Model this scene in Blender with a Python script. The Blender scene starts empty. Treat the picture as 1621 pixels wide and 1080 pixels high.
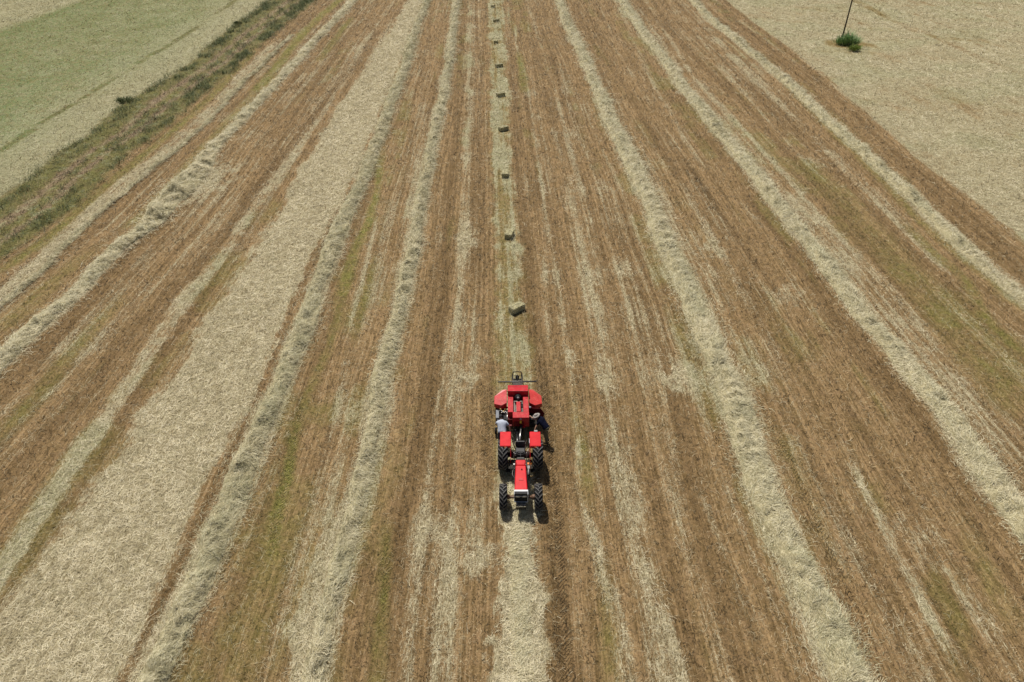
import bpy, bmesh, math, random
import numpy as np
from mathutils import Vector, Matrix

# ------------------------------------------------------------------ camera, light, exposure
sc = bpy.context.scene
CAM_H = 26.0
PITCH = math.radians(36.2)
cam_d = bpy.data.cameras.new("camera")
cam = bpy.data.objects.new("camera", cam_d)
sc.collection.objects.link(cam)
cam_d.sensor_width = 36.0
cam_d.lens = 23.98
cam_d.clip_start = 0.5
cam_d.clip_end = 9000
cam.location = (0, 0, CAM_H)
cam.rotation_euler = (math.radians(90) - PITCH, 0, 0)
sc.camera = cam

# light travels towards +x, -y : sun stands high, behind and to the left of the tractor
sv = Vector((-0.23, 0.466, 1.0)).normalized()        # towards the sun
elev = math.asin(sv.z)
world = bpy.data.worlds.new("World")
sc.world = world
world.use_nodes = True
wn = world.node_tree
bg = wn.nodes['Background']
sky = wn.nodes.new('ShaderNodeTexSky')
sky.sky_type = 'NISHITA'
sky.sun_disc = False
sky.sun_elevation = elev
sky.sun_rotation = math.atan2(sv.x, sv.y)
sky.dust_density = 3.0
sky.ozone_density = 0.6
wn.links.new(sky.outputs[0], bg.inputs[0])
bg.inputs[1].default_value = 0.058
sun_d = bpy.data.lights.new("sun", 'SUN')
sun_d.energy = 4.5
sun_d.angle = math.radians(0.8)
sun_d.color = (1.0, 0.95, 0.86)
sun = bpy.data.objects.new("sun", sun_d)
sc.collection.objects.link(sun)
sun.rotation_euler = (-sv).to_track_quat('-Z', 'Y').to_euler()
sun.location = (0, 20, 60)
sc.view_settings.view_transform = 'Standard'
sc.view_settings.look = 'None'
sc.view_settings.exposure = 0.10
sc.view_settings.gamma = 1.0

# ------------------------------------------------------------------ helpers
FPX = 1080.0
SP, CP = math.sin(PITCH), math.cos(PITCH)
def G(px, py, h=0.0):
    """point of the place, at height h, that lies on the survey line (px, py)"""
    v = (py - 540.0) / FPX
    z = (CAM_H - h) / (SP + v * CP)
    return ((px - 810.5) / FPX * z, z * (CP - v * SP))
def depth_of(Y):
    return Y * CP + CAM_H * SP

rng = np.random.default_rng(7)
_T = rng.random((256, 256)).astype(np.float32)
def vnoise(x, y):
    xi = np.floor(x).astype(np.int64); yi = np.floor(y).astype(np.int64)
    fx = (x - xi).astype(np.float32); fy = (y - yi).astype(np.float32)
    fx = fx * fx * (3 - 2 * fx); fy = fy * fy * (3 - 2 * fy)
    a = _T[xi & 255, yi & 255]; b = _T[(xi + 1) & 255, yi & 255]
    c = _T[xi & 255, (yi + 1) & 255]; d = _T[(xi + 1) & 255, (yi + 1) & 255]
    return (a * (1 - fx) + b * fx) * (1 - fy) + (c * (1 - fx) + d * fx) * fy
def fbm(x, y, o=4, seed=0.0):
    r = 0; a = 0.5; t = 0
    for i in range(o):
        r = r + a * vnoise(x + 17.3 * i + seed * 3.7, y + 9.1 * i + seed * 5.3); t += a
        x = x * 2.03; y = y * 2.03; a *= 0.5
    return r / t
def sst(a, b, x):
    t = np.clip((x - a) / (b - a), 0, 1); return t * t * (3 - 2 * t)

def line_of(pts):
    """polyline of surveyed points -> x as a function of Y (extrapolated straight at both ends)"""
    w = sorted([G(*p)[::-1] for p in pts])
    ys = [a[0] for a in w]; xs = [a[1] for a in w]
    j = max(0, len(ys) - 3)
    m1 = (xs[-1] - xs[j]) / (ys[-1] - ys[j]); m0 = (xs[min(2, len(xs)-1)] - xs[0]) / (ys[min(2, len(ys)-1)] - ys[0])
    lo, hi = ys[0], ys[-1]
    ys = [lo - 60] + ys + [hi + 400]; xs = [xs[0] - 60 * m0] + xs + [xs[-1] + 400 * m1]
    return np.array(ys), np.array(xs), lo, hi
def X_at(L, Y):
    return np.interp(Y, L[0], L[1])

# ------------------------------------------------------------------ survey of the field
W0 = line_of([(452,63),(407,107),(352,167),(307,211),(259,252),(207,293),(148,344),(111,381),(80,415),(0,482)])
W1 = line_of([(555,6),(500,62),(444,122),(389,181),(344,226),(316,264),(292,292),(262,324),(230,359),(185,395),(113,469),(38,539),(0,576)])
W2 = line_of([(676,0),(650,69),(639,111),(619,156),(606,194),(592,233),(575,278),(553,325),(524,400),(496,462),(474,530),(448,589),(424,652),(385,745),(325,892),(262,1030),(240,1080)])
W3 = line_of([(722,0),(719,22),(711,97),(700,156),(689,206),(677,264),(665,322),(652,393),(639,467),(622,522),(607,581),(597,640),(588,700),(578,745),(568,790),(550,850),(532,911),(512,985),(494,1080)])
CL = line_of([(779,0),(784,66),(790,105),(792,151),(796,204),(800,275),(806,372),(812,487),(818,600),(823,700),(825,800),(828,900),(832,1080)])
W4 = line_of([(883,0),(902,47),(925,92),(947,144),(967,194),(989,236),(1011,278),(1030,322),(1054,385),(1076,433),(1098,478),(1117,530),(1136,578),(1157,622),(1172,670),(1192,735),(1222,811),(1256,887),(1296,970),(1340,1080)])
W5 = line_of([(984,0),(1017,50),(1050,92),(1083,139),(1116,181),(1150,222),(1190,274),(1226,322),(1276,381),(1324,444),(1370,507),(1416,559),(1462,618),(1512,681),(1548,730),(1585,780),(1621,828)])
W6 = line_of([(1092,0),(1133,39),(1169,67),(1197,92),(1230,119),(1274,156),(1317,200),(1356,233),(1396,269),(1446,314),(1498,365),(1550,413),(1611,463),(1660,505)])
RB = line_of([(1146,0),(1200,42),(1294,111),(1378,183),(1450,247),(1520,300),(1621,378),(1680,425)])
ML = line_of([(428,0),(363,48),(304,96),(259,126),(200,159),(148,207),(89,244),(37,289),(0,315),(-60,360)])
MR = line_of([(496,0),(419,63),(356,118),(296,167),(252,207),(207,237),(170,274),(122,326),(56,370),(0,405),(-60,450)])

FEAT = []
def F(kind, amp, w0, w1, pts, soft=0.35, rag=0.5):
    """a band lying along the rows: kind, strength, width in m at its near and far end"""
    FEAT.append((kind, amp, w0, w1, line_of(pts), soft, rag))
# --- broad hay cover
A_L = [(700,-40),(642,8),(611,61),(567,125),(520,195),(461,300),(371,438),(271,589),(157,753),(76,866),(-10,990),(-80,1085)]
A_R = [(680,-40),(655,40),(630,105),(594,194),(558,278),(493,404),(437,537),(400,633),(353,702),(277,866),(208,1011),(175,1085)]
A_Ll, A_Rl = line_of(A_L), line_of(A_R)
C_L = line_of([(772,0),(775,60),(777,150),(779,275),(783,400),(785,600),(789,700),(789,830),(786,950),(782,1080)])
C_R = line_of([(796,0),(799,60),(804,150),(810,275),(820,400),(830,500),(838,600),(848,700),(850,830),(860,950),(876,1080)])
# --- hay streaks
F('H', .75, 1.9, 1.3, [(592,56),(564,94),(533,133),(497,189),(452,250),(428,290),(400,340),(359,406),(302,463),(208,608),(113,753),(38,866),(-20,955)], .3)
F('H', .7, 1.6, 1.4, [(440,63),(395,107),(340,167),(295,211),(245,252),(192,293),(132,344),(95,381),(64,415),(-15,482)], .4)
F('H', .55, .35, .3, [(815,40),(817,69),(833,122),(842,181),(853,264),(859,300),(874,404),(889,500),(900,581),(911,670),(918,761),(947,877),(965,960),(977,1004),(985,1080)], .6)
F('H', .35, 1.3, 1.2, [(905,200),(907,322),(930,419),(948,507),(967,596),(985,700),(1010,800),(1040,1000)], .7)
F('H', .35, .5, .5, [(960,380),(985,450),(1000,522),(1019,615),(1024,700)], .7)
F('H', .5, .25, .25, [(1037,544),(1048,607),(1066,700),(1080,780)], .7)
F('H', .5, .25, .25, [(1067,780),(1074,816),(1085,870),(1099,923)], .7)
F('H', .45, .35, .3, [(1120,800),(1139,852),(1165,902)], .7)
F('H', .5, .3, .3, [(1120,440),(1133,470),(1163,537),(1180,575)], .7)
F('H', .75, .45, .4, [(1330,700),(1387,816),(1438,913),(1473,983),(1519,1044)], .5)
F('H', .7, .5, .3, [(1320,800),(1347,862),(1397,968)], .5)
F('H', .7, .8, .8, [(1415,1000),(1433,1029),(1460,1080)], .5)
F('H', .5, .6, .6, [(1020,0),(1060,60),(1100,120),(1180,210),(1262,300),(1330,375),(1400,450),(1470,540),(1540,630)], .6)
F('H', .45, .9, .7, [(1240,300),(1300,360),(1350,420),(1400,480),(1460,560),(1530,650),(1600,730)], .6)
F('H', .4, 1.2, .8, [(1130,60),(1200,130),(1300,230),(1400,330),(1500,430)], .7)
F('H', .35, .5, .4, [(1060,0),(1130,90),(1230,210),(1330,320),(1450,450),(1621,650)], .6)
F('H', .4, .4, .4, [(840,20),(880,150),(900,230),(930,330),(955,450)], .7)
F('H', .45, .7, 1.2, [(747,0),(745,80),(741,160),(737,260),(730,400),(722,560),(715,700)], .6)
F('H', .4, .25, .25, [(762,60),(760,160),(757,300),(752,450),(750,600)], .6)
F('H', .55, .35, .4, [(706,520),(700,600),(690,660),(680,760),(665,850),(650,960),(640,1060)], .6)
F('H', .6, .7, .6, [(680,770),(664,820),(658,860)], .6)
F('H', .45, .4, .4, [(722,780),(716,830),(712,900),(708,980)], .6)
F('H', .6, .6, .6, [(762,780),(758,830),(770,900)], .6)
F('H', .5, .25, .25, [(600,290),(588,380),(576,430),(560,490),(545,560),(530,640)], .6)
F('H', .4, .3, .3, [(560,640),(548,700),(530,770),(512,850),(480,960),(460,1060)], .6)
F('H', .4, .5, .5, [(530,760),(520,830),(505,880)], .6)
F('H', .35, 1.0, .8, [(620,30),(585,100),(540,180),(480,270)], .7)
F('H', .35, .3, .3, [(590,60),(520,150),(440,260),(350,370),(260,480),(120,620),(0,740)], .6)
F('H', .3, .3, .3, [(560,60),(480,170),(380,290),(290,400),(180,520),(60,640)], .6)
F('H', .45, .35, .3, [(200,480),(130,560),(60,640),(0,700)], .6)
F('H', .4, .3, .3, [(860,300),(862,400),(866,500),(870,560)], .7)
F('H', .55, .4, .4, [(940,830),(955,880),(985,980),(1000,1060)], .7)
F('H', .35, .5, .5, [(1000,830),(1020,900),(1060,1010),(1080,1080)], .7)
F('H', .4, .6, .6, [(975,0),(1010,80),(1050,160),(1100,250)], .7)
# --- dark streaks: bare / trampled ground, then edge lines including a painted shadow
F('D', .8, 1.25, .9, [(823,300),(833,400),(840,480),(846,560),(856,640),(868,740),(880,830),(884,900),(888,1000),(896,1080)], .4)
F('D', .5, .8, .6, [(806,60),(812,150),(818,230),(823,300)], .5)
F('D', .6, .35, .35, [(873,470),(880,540),(890,620),(900,700),(912,790)], .6)
F('D', .75, .35, .3, [(1075,240),(1118,300),(1152,356),(1189,407),(1240,480)], .5)
F('D', .6, .5, .4, [(930,60),(989,133),(1011,181),(1044,231),(1085,295)], .5)
F('D', .7, .9, .6, [(1060,130),(1130,215),(1190,290),(1240,365),(1290,440),(1350,520),(1420,620),(1500,720)], .5)
F('D', .6, .5, .5, [(1190,320),(1260,420),(1330,520),(1400,620)], .5)
F('D', .75, .6, .5, [(1330,640),(1380,710),(1428,776),(1470,870),(1509,1004)], .5)
F('D', .6, .5, .5, [(1250,660),(1300,760),(1360,880),(1410,990)], .5)
F('D', .6, .6, .5, [(1060,700),(1089,791),(1129,938),(1160,1040)], .5)
F('D', .5, .6, .5, [(1000,640),(1030,760),(1060,900),(1090,1040)], .5)
F('D', .7, .8, .6, [(1300,300),(1370,370),(1460,460),(1540,545),(1621,640)], .5)
F('D', .6, .8, .7, [(1020,10),(1090,80),(1180,170),(1270,265),(1360,350)], .5)
F('D', .65, .5, .4, [(1170,20),(1260,95),(1350,180),(1430,255),(1500,320),(1621,425)], .4)
F('D', .5, .5, .4, [(1150,20),(1240,100),(1330,185),(1420,275),(1500,350)], .4)
F('D', .7, .7, .6, [(735,0),(728,100),(722,200),(712,320),(702,430),(690,540),(676,660),(650,760),(620,860),(606,940),(600,1060)], .5)
F('D', .55, .5, .5, [(762,80),(759,200),(755,320),(748,450)], .5)
F('D', .6, .5, .4, [(690,120),(680,200),(668,260)], .5)
F('D', .65, .7, .6, [(560,200),(520,290),(470,400)], .5)
F('D', .7, .7, .9, [(600,50),(540,130),(470,220),(390,320),(300,430),(200,540),(60,700),(0,760)], .5)
F('D', .55, .6, .6, [(560,90),(490,190),(400,300)], .5)
F('D', .75, .55, .5, [(640,180),(600,240),(500,400),(470,460)], .5)
F('D', .7, .55, .5, [(480,440),(450,520),(425,590),(400,660),(360,730),(290,870),(230,1000),(195,1080)], .4)
F('D', .6, .5, .5, [(555,420),(530,500),(500,600),(480,660),(430,800),(380,960),(350,1060)], .5)
F('D', .75, .7, .6, [(425,310),(370,400),(325,460),(225,608),(140,745),(60,866),(0,950)], .5)
F('D', .5, .6, .6, [(250,340),(200,400),(120,490),(40,580)], .6)
F('D', .5, .5, .5, [(640,760),(630,830),(618,900)], .5)
F('D', .6, .35, .35, [(365,406),(345,432),(270,530),(195,652),(69,828),(0,941)], .6, .8)  # shadow along the hay band's ragged edge, painted as dark ground
F('D', .7, .25, .25, [(452,70),(407,113),(352,173),(307,217),(259,258),(207,299),(148,350),(111,387),(80,421),(0,488)], .6, .8)  # dark line following W0 along its near side
# --- green / yellow-green regrowth
F('G', .9, .7, .6, [(606,240),(596,300),(585,344),(556,411),(537,478)], .5)
F('G', .55, .45, .4, [(537,478),(519,552),(496,607),(467,670),(460,728),(446,791),(435,869)], .5)
F('G', .75, .4, .4, [(470,680),(460,728),(446,791),(435,880)], .5)
F('G', .6, .5, .5, [(608,860),(606,911),(600,999)], .5)
F('G', .4, .5, .5, [(590,420),(578,470),(560,540)], .6)
F('G', .95, 1.3, 1.0, [(539,0),(511,22),(478,53),(456,81),(428,119),(405,145)], .5)
F('G', .5, 1.0, .8, [(405,145),(340,215),(280,280),(200,360)], .6)
F('G', .6, .9, .8, [(556,30),(535,58),(505,95)], .6)
F('G', .7, .9, .8, [(400,80),(356,130),(300,185),(259,218),(225,245),(150,310),(70,380),(0,430)], .6)
F('G', .6, .7, .7, [(1440,360),(1459,381),(1526,441),(1556,500),(1611,559)], .6)
F('G', .5, .8, .8, [(1230,120),(1310,200),(1400,290),(1450,340),(1621,490)], .7)
F('G', .4, 1.0, .8, [(1540,860),(1570,920),(1600,980)], .7)
F('G', .8, .9, .7, [(822,85),(826,110),(830,145)], .6)
F('G', .5, .5, .5, [(810,390),(814,450),(818,560)], .7)
F('G', .5, .4, .4, [(910,640),(925,720),(935,790)], .7)
F('G', .45, .5, .5, [(960,930),(965,1000),(970,1060)], .7)
F('G', .5, 1.0, .8, [(180,480),(110,560),(40,650),(0,690)], .7)
F('G', .5, .8, .8, [(640,100),(620,150),(600,230)], .7)
F('G', .45, 1.2, 1.0, [(0,520),(60,470),(140,400)], .7)
F('G', .35, 2.5, 2.0, [(1280,260),(1360,350),(1450,440),(1540,560),(1621,660)], .8)
F('G', .35, 2.0, 2.0, [(1040,80),(1000,60)], .8)
# --- chevron wheel tracks
F('T', 1., .55, .5, [(852,580),(862,660),(872,740),(884,830),(888,900),(892,1000),(898,1080)], .2, 0)
F('T', .8, .45, .45, [(1085,500),(1100,560),(1114,620)], .2, 0)
F('T', .9, .45, .4, [(475,640),(462,720),(447,790),(436,860)], .2, 0)
F('T', .9, .45, .4, [(1095,265),(1130,320),(1165,372),(1200,425)], .2, 0)
F('T', .7, .45, .4, [(1200,640),(1260,760),(1310,880),(1345,960)], .2, 0)
F('T', .8, .45, .4, [(608,850),(606,911),(601,980)], .2, 0)
F('T', .6, .45, .4, [(775,620),(772,700),(768,760)], .2, 0)
F('T', .6, .45, .4, [(930,800),(945,900),(955,980)], .2, 0)
F('T', .6, .45, .4, [(1280,180),(1350,250),(1430,325)], .2, 0)
# clumps of loose hay dropped across the rows: (px, py, radius m, strength)
CLUMP = [(1085,598,1.3,.8),(1060,600,.9,.6),(740,380,1.1,.7),(735,250,1.2,.5),(742,595,1.0,.6),(765,560,.9,.4),(330,285,2.6,.9),(300,300,2.0,.9),
         (985,425,1.3,.5),(755,880,.9,.6),(1130,395,1.2,.6),(1180,600,1.4,.5),(1250,470,1.5,.5),(1330,420,1.6,.5),
         (1120,30,2.2,.45),(1290,255,1.8,.4),(1450,860,1.2,.5),(905,560,.8,.5),(960,300,1.2,.5),(690,845,.8,.5),(480,990,.9,.6),(1290,1040,1.2,.4)]
CLW = [(*G(a, b), r, s) for a, b, r, s in CLUMP]

S_LINES = [W1, W2, W3, CL, W4, W5, W6, RB]
S_VALS = [float(X_at(L, 45.0)) for L in S_LINES]
def row_s(X, Y):
    """coordinate across the rows (metres), bent along the rows"""
    xs = np.stack([X_at(L, Y) for L in S_LINES])
    s = X - xs[0] + S_VALS[0]
    for k in range(len(S_LINES) - 1):
        t = (X - xs[k]) / (xs[k + 1] - xs[k])
        s = np.where(t > 0, S_VALS[k] + t * (S_VALS[k + 1] - S_VALS[k]), s)
    s = np.where(X > xs[-1], X - xs[-1] + S_VALS[-1], s)
    return s

def fields(X, Y):
    s = row_s(X, Y)
    wob = (fbm(X * .35, Y * .13, 3, 1) - .5) * .7 + (fbm(X * 1.1, Y * .9, 3, 2) - .5) * .45
    Xw = X + wob * .6
    n_long = fbm(s * 1.1, Y * .02, 3, 3)
    n_fine = fbm(s * 4.2, Y * .07, 3, 4)
    n_clump = fbm(X * .5, Y * .33, 4, 5)
    n_rag = fbm(X * 2.6, Y * 1.6, 4, 6)
    n_big = fbm(X * .09, Y * .05, 3, 8)
    rb = X_at(RB, Y) + wob * 1.2; ml = X_at(ML, Y) + wob * 1.6; mr = X_at(MR, Y) + wob * 1.2
    right = sst(-.5, .5, X - rb); left = sst(-.7, .7, ml - X)
    margin = (1 - left) * sst(-.7, .7, mr - X)
    crop = (1 - right) * (1 - left) * (1 - margin)
    n_line = fbm(s * 9.0, Y * .05, 2, 7)
    hay = .03 + .55 * sst(.42, .76, n_long * .28 + n_fine * .28 + n_line * .24 + n_clump * .24)
    dark = .85 * sst(.44, .70, fbm(s * 1.5, Y * .025, 3, 9) * .42 + fbm(s * 7, Y * .07, 2, 10) * .4 + n_clump * .18)
    green = .38 * sst(.58, .76, fbm(s * .6, Y * .025, 3, 11)) * sst(.42, .68, n_clump)
    tread = np.zeros_like(X); tu = np.zeros_like(X)
    # fade of pressed wheel lanes everywhere: fine parallel combing
    for kind, amp, w0, w1, L, soft, rag in FEAT:
        d = Xw - X_at(L, Y)
        t = np.clip((Y - L[2]) / (L[3] - L[2]), 0, 1)
        hw = (w0 + (w1 - w0) * t) * .5
        if kind != 'T': hw = hw * (.75 + .5 * fbm(Y * .25, Y * 0 + L[2], 2, 21) ) * (1 + np.clip(depth_of(Y) - 60, 0, 90) * .004)
        a = 1 - sst(hw * (1 - soft) * .8, hw * (1.15 + soft) + .12, np.abs(d) + (n_rag - .5) * .35 * (kind != 'T'))
        end = sst(L[2] - 1.5, L[2] + 1.5, Y) * (1 - sst(L[3] - 2.5, L[3] + 2.5, Y))
        if L[2] < 16: end = 1 - sst(L[3] - 2.5, L[3] + 2.5, Y)
        if L[3] > 138: end = end * 0 + sst(L[2] - 1.5, L[2] + 1.5, Y)
        a = a * amp * end
        if rag: a = a * (1 - rag + rag * 2 * sst(.3, .7, n_rag * .6 + n_clump * .4) * .75 + .0)
        if kind == 'H': a = a * .88; hay = 1 - (1 - hay) * (1 - np.clip(a, 0, 1)); dark = dark * (1 - .6 * a)
        elif kind == 'D': dark = 1 - (1 - dark) * (1 - np.clip(a, 0, 1)); hay = hay * (1 - .75 * np.clip(a, 0, 1))
        elif kind == 'G': green = 1 - (1 - green) * (1 - np.clip(a, 0, 1)); hay = hay * (1 - .35 * np.clip(a, 0, 1))
        else:
            near = a > .02
            tread = np.maximum(tread, a); tu = np.where(near, d, tu)
    # the wide spread of hay left of the second windrow
    aw = sst(-.8, .8, Xw - X_at(A_Ll, Y) - (n_clump - .5) * 1.6 + (n_rag - .5) * 1.2) * sst(-.4, .4, X_at(A_Rl, Y) - Xw + (n_clump - .5) * .6 + (n_rag - .5) * .8)
    aw = aw * (1 - .45 * sst(.55, .75, fbm(s * .9, Y * .06, 3, 12)) * sst(60, 30, Y))
    hay = 1 - (1 - hay) * (1 - .93 * aw); dark = dark * (1 - aw); green = green * (1 - aw)
    # the swath the baler follows: thick ahead of the tractor, raked thin behind
    cw = sst(-.4, .4, Xw - X_at(C_L, Y) + (n_rag - .5) * 1.1 + (n_clump - .5) * .6) * sst(-.4, .4, X_at(C_R, Y) - Xw + (n_clump - .5) * 1.0 + (n_rag - .5) * .8)
    ahead = 1 - sst(21, 26, Y)
    cc = cw * (ahead * np.clip(.35 + .95 * sst(.30, .6, n_clump * .6 + n_rag * .4) - .35 * sst(.1, 1.1, X - X_at(CL, Y)), 0, 1) + (1 - ahead) * (.12 + .75 * sst(.3, .7, n_fine * .5 + n_clump * .5)))
    hay = 1 - (1 - hay) * (1 - cc); dark = dark * (1 - cw * .85); green = green * (1 - cw) + cw * (1 - ahead) * .42
    # litter beside every windrow
    for L, r in ((W1, 1.1), (W2, 1.0), (W3, 1.0), (W4, 1.35), (W5, 1.35), (W6, 1.2)):
        a = (1 - sst(.5, r * 1.05, np.abs(X - X_at(L, Y) + (n_clump - .5) * .9))) * .52
        hay = 1 - (1 - hay) * (1 - a); dark = dark * (1 - a)
    for cx, cy, r, st in CLW:
        d = np.hypot(X - cx, (Y - cy) * .6)
        a = (1 - sst(r * .1, r * 1.15, d + (n_rag - .5) * r * 1.6)) * st * .85
        hay = 1 - (1 - hay) * (1 - a)
    # right-hand field: mown, all under pale hay, a few wheel lines
    rx = X - X_at(RB, Y)
    rhay = .72 + .55 * (n_clump - .5) + .5 * (fbm(X * .06 + Y * .03, Y * .12, 3, 13) - .5) + .35 * (fbm(rx * .8, Y * .03, 3, 16) - .5)
    rl = line_of([(1330,-14),(1356,3),(1417,33),(1464,50),(1506,69),(1553,92),(1621,120)])
    rline = (1 - sst(.5, 1.3, np.abs(Xw - X_at(rl, Y)))) * sst(.35, .5, n_clump)
    for ln in ([(1394,0),(1425,13),(1503,42)],[(1470,5),(1536,28)],[(1564,25),(1617,42)],[(1344,28),(1380,46)],[(1542,67),(1572,83)]):
        L = line_of(ln)
        e = ((Y > L[2] - 2) & (Y < L[3] + 2)) * 1.0
        rline = np.maximum(rline, (1 - sst(.15, .5, np.abs(X - X_at(L, Y)))) * e * sst(.45, .55, fbm(X * .9, Y * .9, 2, 14)) * 1.6)
    rhay = rhay - .3 * np.clip(rline, 0, 1)
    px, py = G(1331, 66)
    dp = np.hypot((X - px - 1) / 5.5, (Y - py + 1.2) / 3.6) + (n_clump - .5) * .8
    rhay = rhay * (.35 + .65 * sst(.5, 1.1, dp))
    hay = hay * (1 - right) + right * rhay
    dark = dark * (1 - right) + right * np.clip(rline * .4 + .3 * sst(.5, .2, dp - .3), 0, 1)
    green = green * (1 - right) + right * (.10 + .25 * sst(.5, .7, fbm(X * .15, Y * .25, 3, 15)))
    # left-hand field: hay over green regrowth, greener inward
    lx = X_at(ML, Y) - X
    lhay = .68 - .26 * sst(3, 14, lx) - .14 * sst(14, 50, lx) + .35 * (n_clump - .5)
    lgreen = .38 + .45 * sst(1, 12, lx) + .3 * (n_big - .5)
    for ln in ([(370,4),(274,67),(196,111),(126,156),(74,185),(22,222),(-30,262)], [(190,-20),(148,0),(89,22),(37,41),(0,59)]):
        L = line_of(ln)
        a = (1 - sst(.12, .75, np.abs(Xw - X_at(L, Y)))) * sst(.35, .55, n_clump)
        lhay = lhay * (1 - .9 * a); dark = np.where(left > .5, np.maximum(dark * (ln[0][0] == 190), a), dark)
    L0 = line_of([(148,0),(89,22),(37,41),(0,59)])
    beyond = sst(0, 4, X_at(L0, Y) - X); lhay = lhay + .3 * beyond; lgreen = lgreen * (1 - .5 * beyond)
    hay = hay * (1 - left) + left * np.clip(lhay, .05, 1)
    green = green * (1 - left) + left * np.clip(lgreen, 0, 1)
    # margin: a rutted earth track between grassy verges
    mt = (X - ml) / np.maximum(mr - ml, .1)
    lane = np.exp(-((mt - .42) / .09) ** 2) + np.exp(-((mt - .68) / .07) ** 2)
    red = margin * np.clip(lane * 1.25 + .45 * np.exp(-((mt - .55) / .16) ** 2) + .15 - .5 * sst(.5, .6, n_rag), 0, 1)
    mg = np.clip(.92 - lane * .9 + (n_rag - .5) * 1.3 + (n_clump - .5) * .9, 0, 1)
    hay = hay * (1 - margin) + margin * np.clip(.24 + (n_rag - .5) * 1.6, 0, .8)
    green = green * (1 - margin) + margin * mg
    dark = dark * (1 - margin) + margin * .8
    return dict(hay=np.clip(hay, 0, 1), green=np.clip(green, 0, 1), dark=np.clip(dark, 0, 1), red=np.clip(red, 0, 1),
                tread=tread * crop, tu=tu, crop=crop, margin=margin, left=left, right=right, s=s)

def ground_z(X, Y):
    return ((fbm(X * .05, Y * .04, 2, 30) - .5) * .5 + (fbm(X * .9, Y * .5, 3, 31) - .5) * .07) * sst(400, 200, np.hypot(X, Y))

# ------------------------------------------------------------------ materials
def new_mat(name):
    m = bpy.data.materials.new(name); m.use_nodes = True
    nt = m.node_tree; b = nt.nodes['Principled BSDF']
    return m, nt, b
class NT:
    def __init__(s, nt): s.nt = nt
    def n(s, t, **k):
        o = s.nt.nodes.new(t)
        for a, b in k.items(): setattr(o, a, b)
        return o
    def link(s, a, b): s.nt.links.new(a, b)
    def setin(s, sock, v):
        if isinstance(v, bpy.types.NodeSocket): s.link(v, sock)
        else: sock.default_value = v
    def math(s, op, a, b=0.0, c=None, clamp=False):
        o = s.n('ShaderNodeMath', operation=op, use_clamp=clamp)
        s.setin(o.inputs[0], a); s.setin(o.inputs[1], b)
        if c is not None: s.setin(o.inputs[2], c)
        return o.outputs[0]
    def mix(s, f, a, b, mode='MIX'):
        o = s.n('ShaderNodeMix', data_type='RGBA', blend_type=mode)
        s.setin(o.inputs[0], f); s.setin(o.inputs[6], a); s.setin(o.inputs[7], b)
        return o.outputs[2]
    def noise(s, vec, scale, detail=4, rough=.6, dist=0.0):
        o = s.n('ShaderNodeTexNoise'); s.link(vec, o.inputs['Vector'])
        o.inputs['Scale'].default_value = scale; o.inputs['Detail'].default_value = detail
        o.inputs['Roughness'].default_value = rough; o.inputs['Distortion'].default_value = dist
        return o.outputs[0]
    def mapping(s, vec, rot=0, sc=(1, 1, 1), loc=(0, 0, 0)):
        o = s.n('ShaderNodeMapping'); s.link(vec, o.inputs[0])
        o.inputs['Rotation'].default_value = (0, 0, rot); o.inputs['Scale'].default_value = sc; o.inputs['Location'].default_value = loc
        return o.outputs[0]
    def ss(s, x, a, b):
        o = s.n('ShaderNodeMapRange', interpolation_type='SMOOTHSTEP')
        s.setin(o.inputs[0], x); s.setin(o.inputs[1], a); s.setin(o.inputs[2], b)
        return o.outputs[0]
    def attr(s, name):
        return s.n('ShaderNodeAttribute', attribute_name=name).outputs['Fac']
def col(r, g, b): return (r, g, b, 1)

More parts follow.
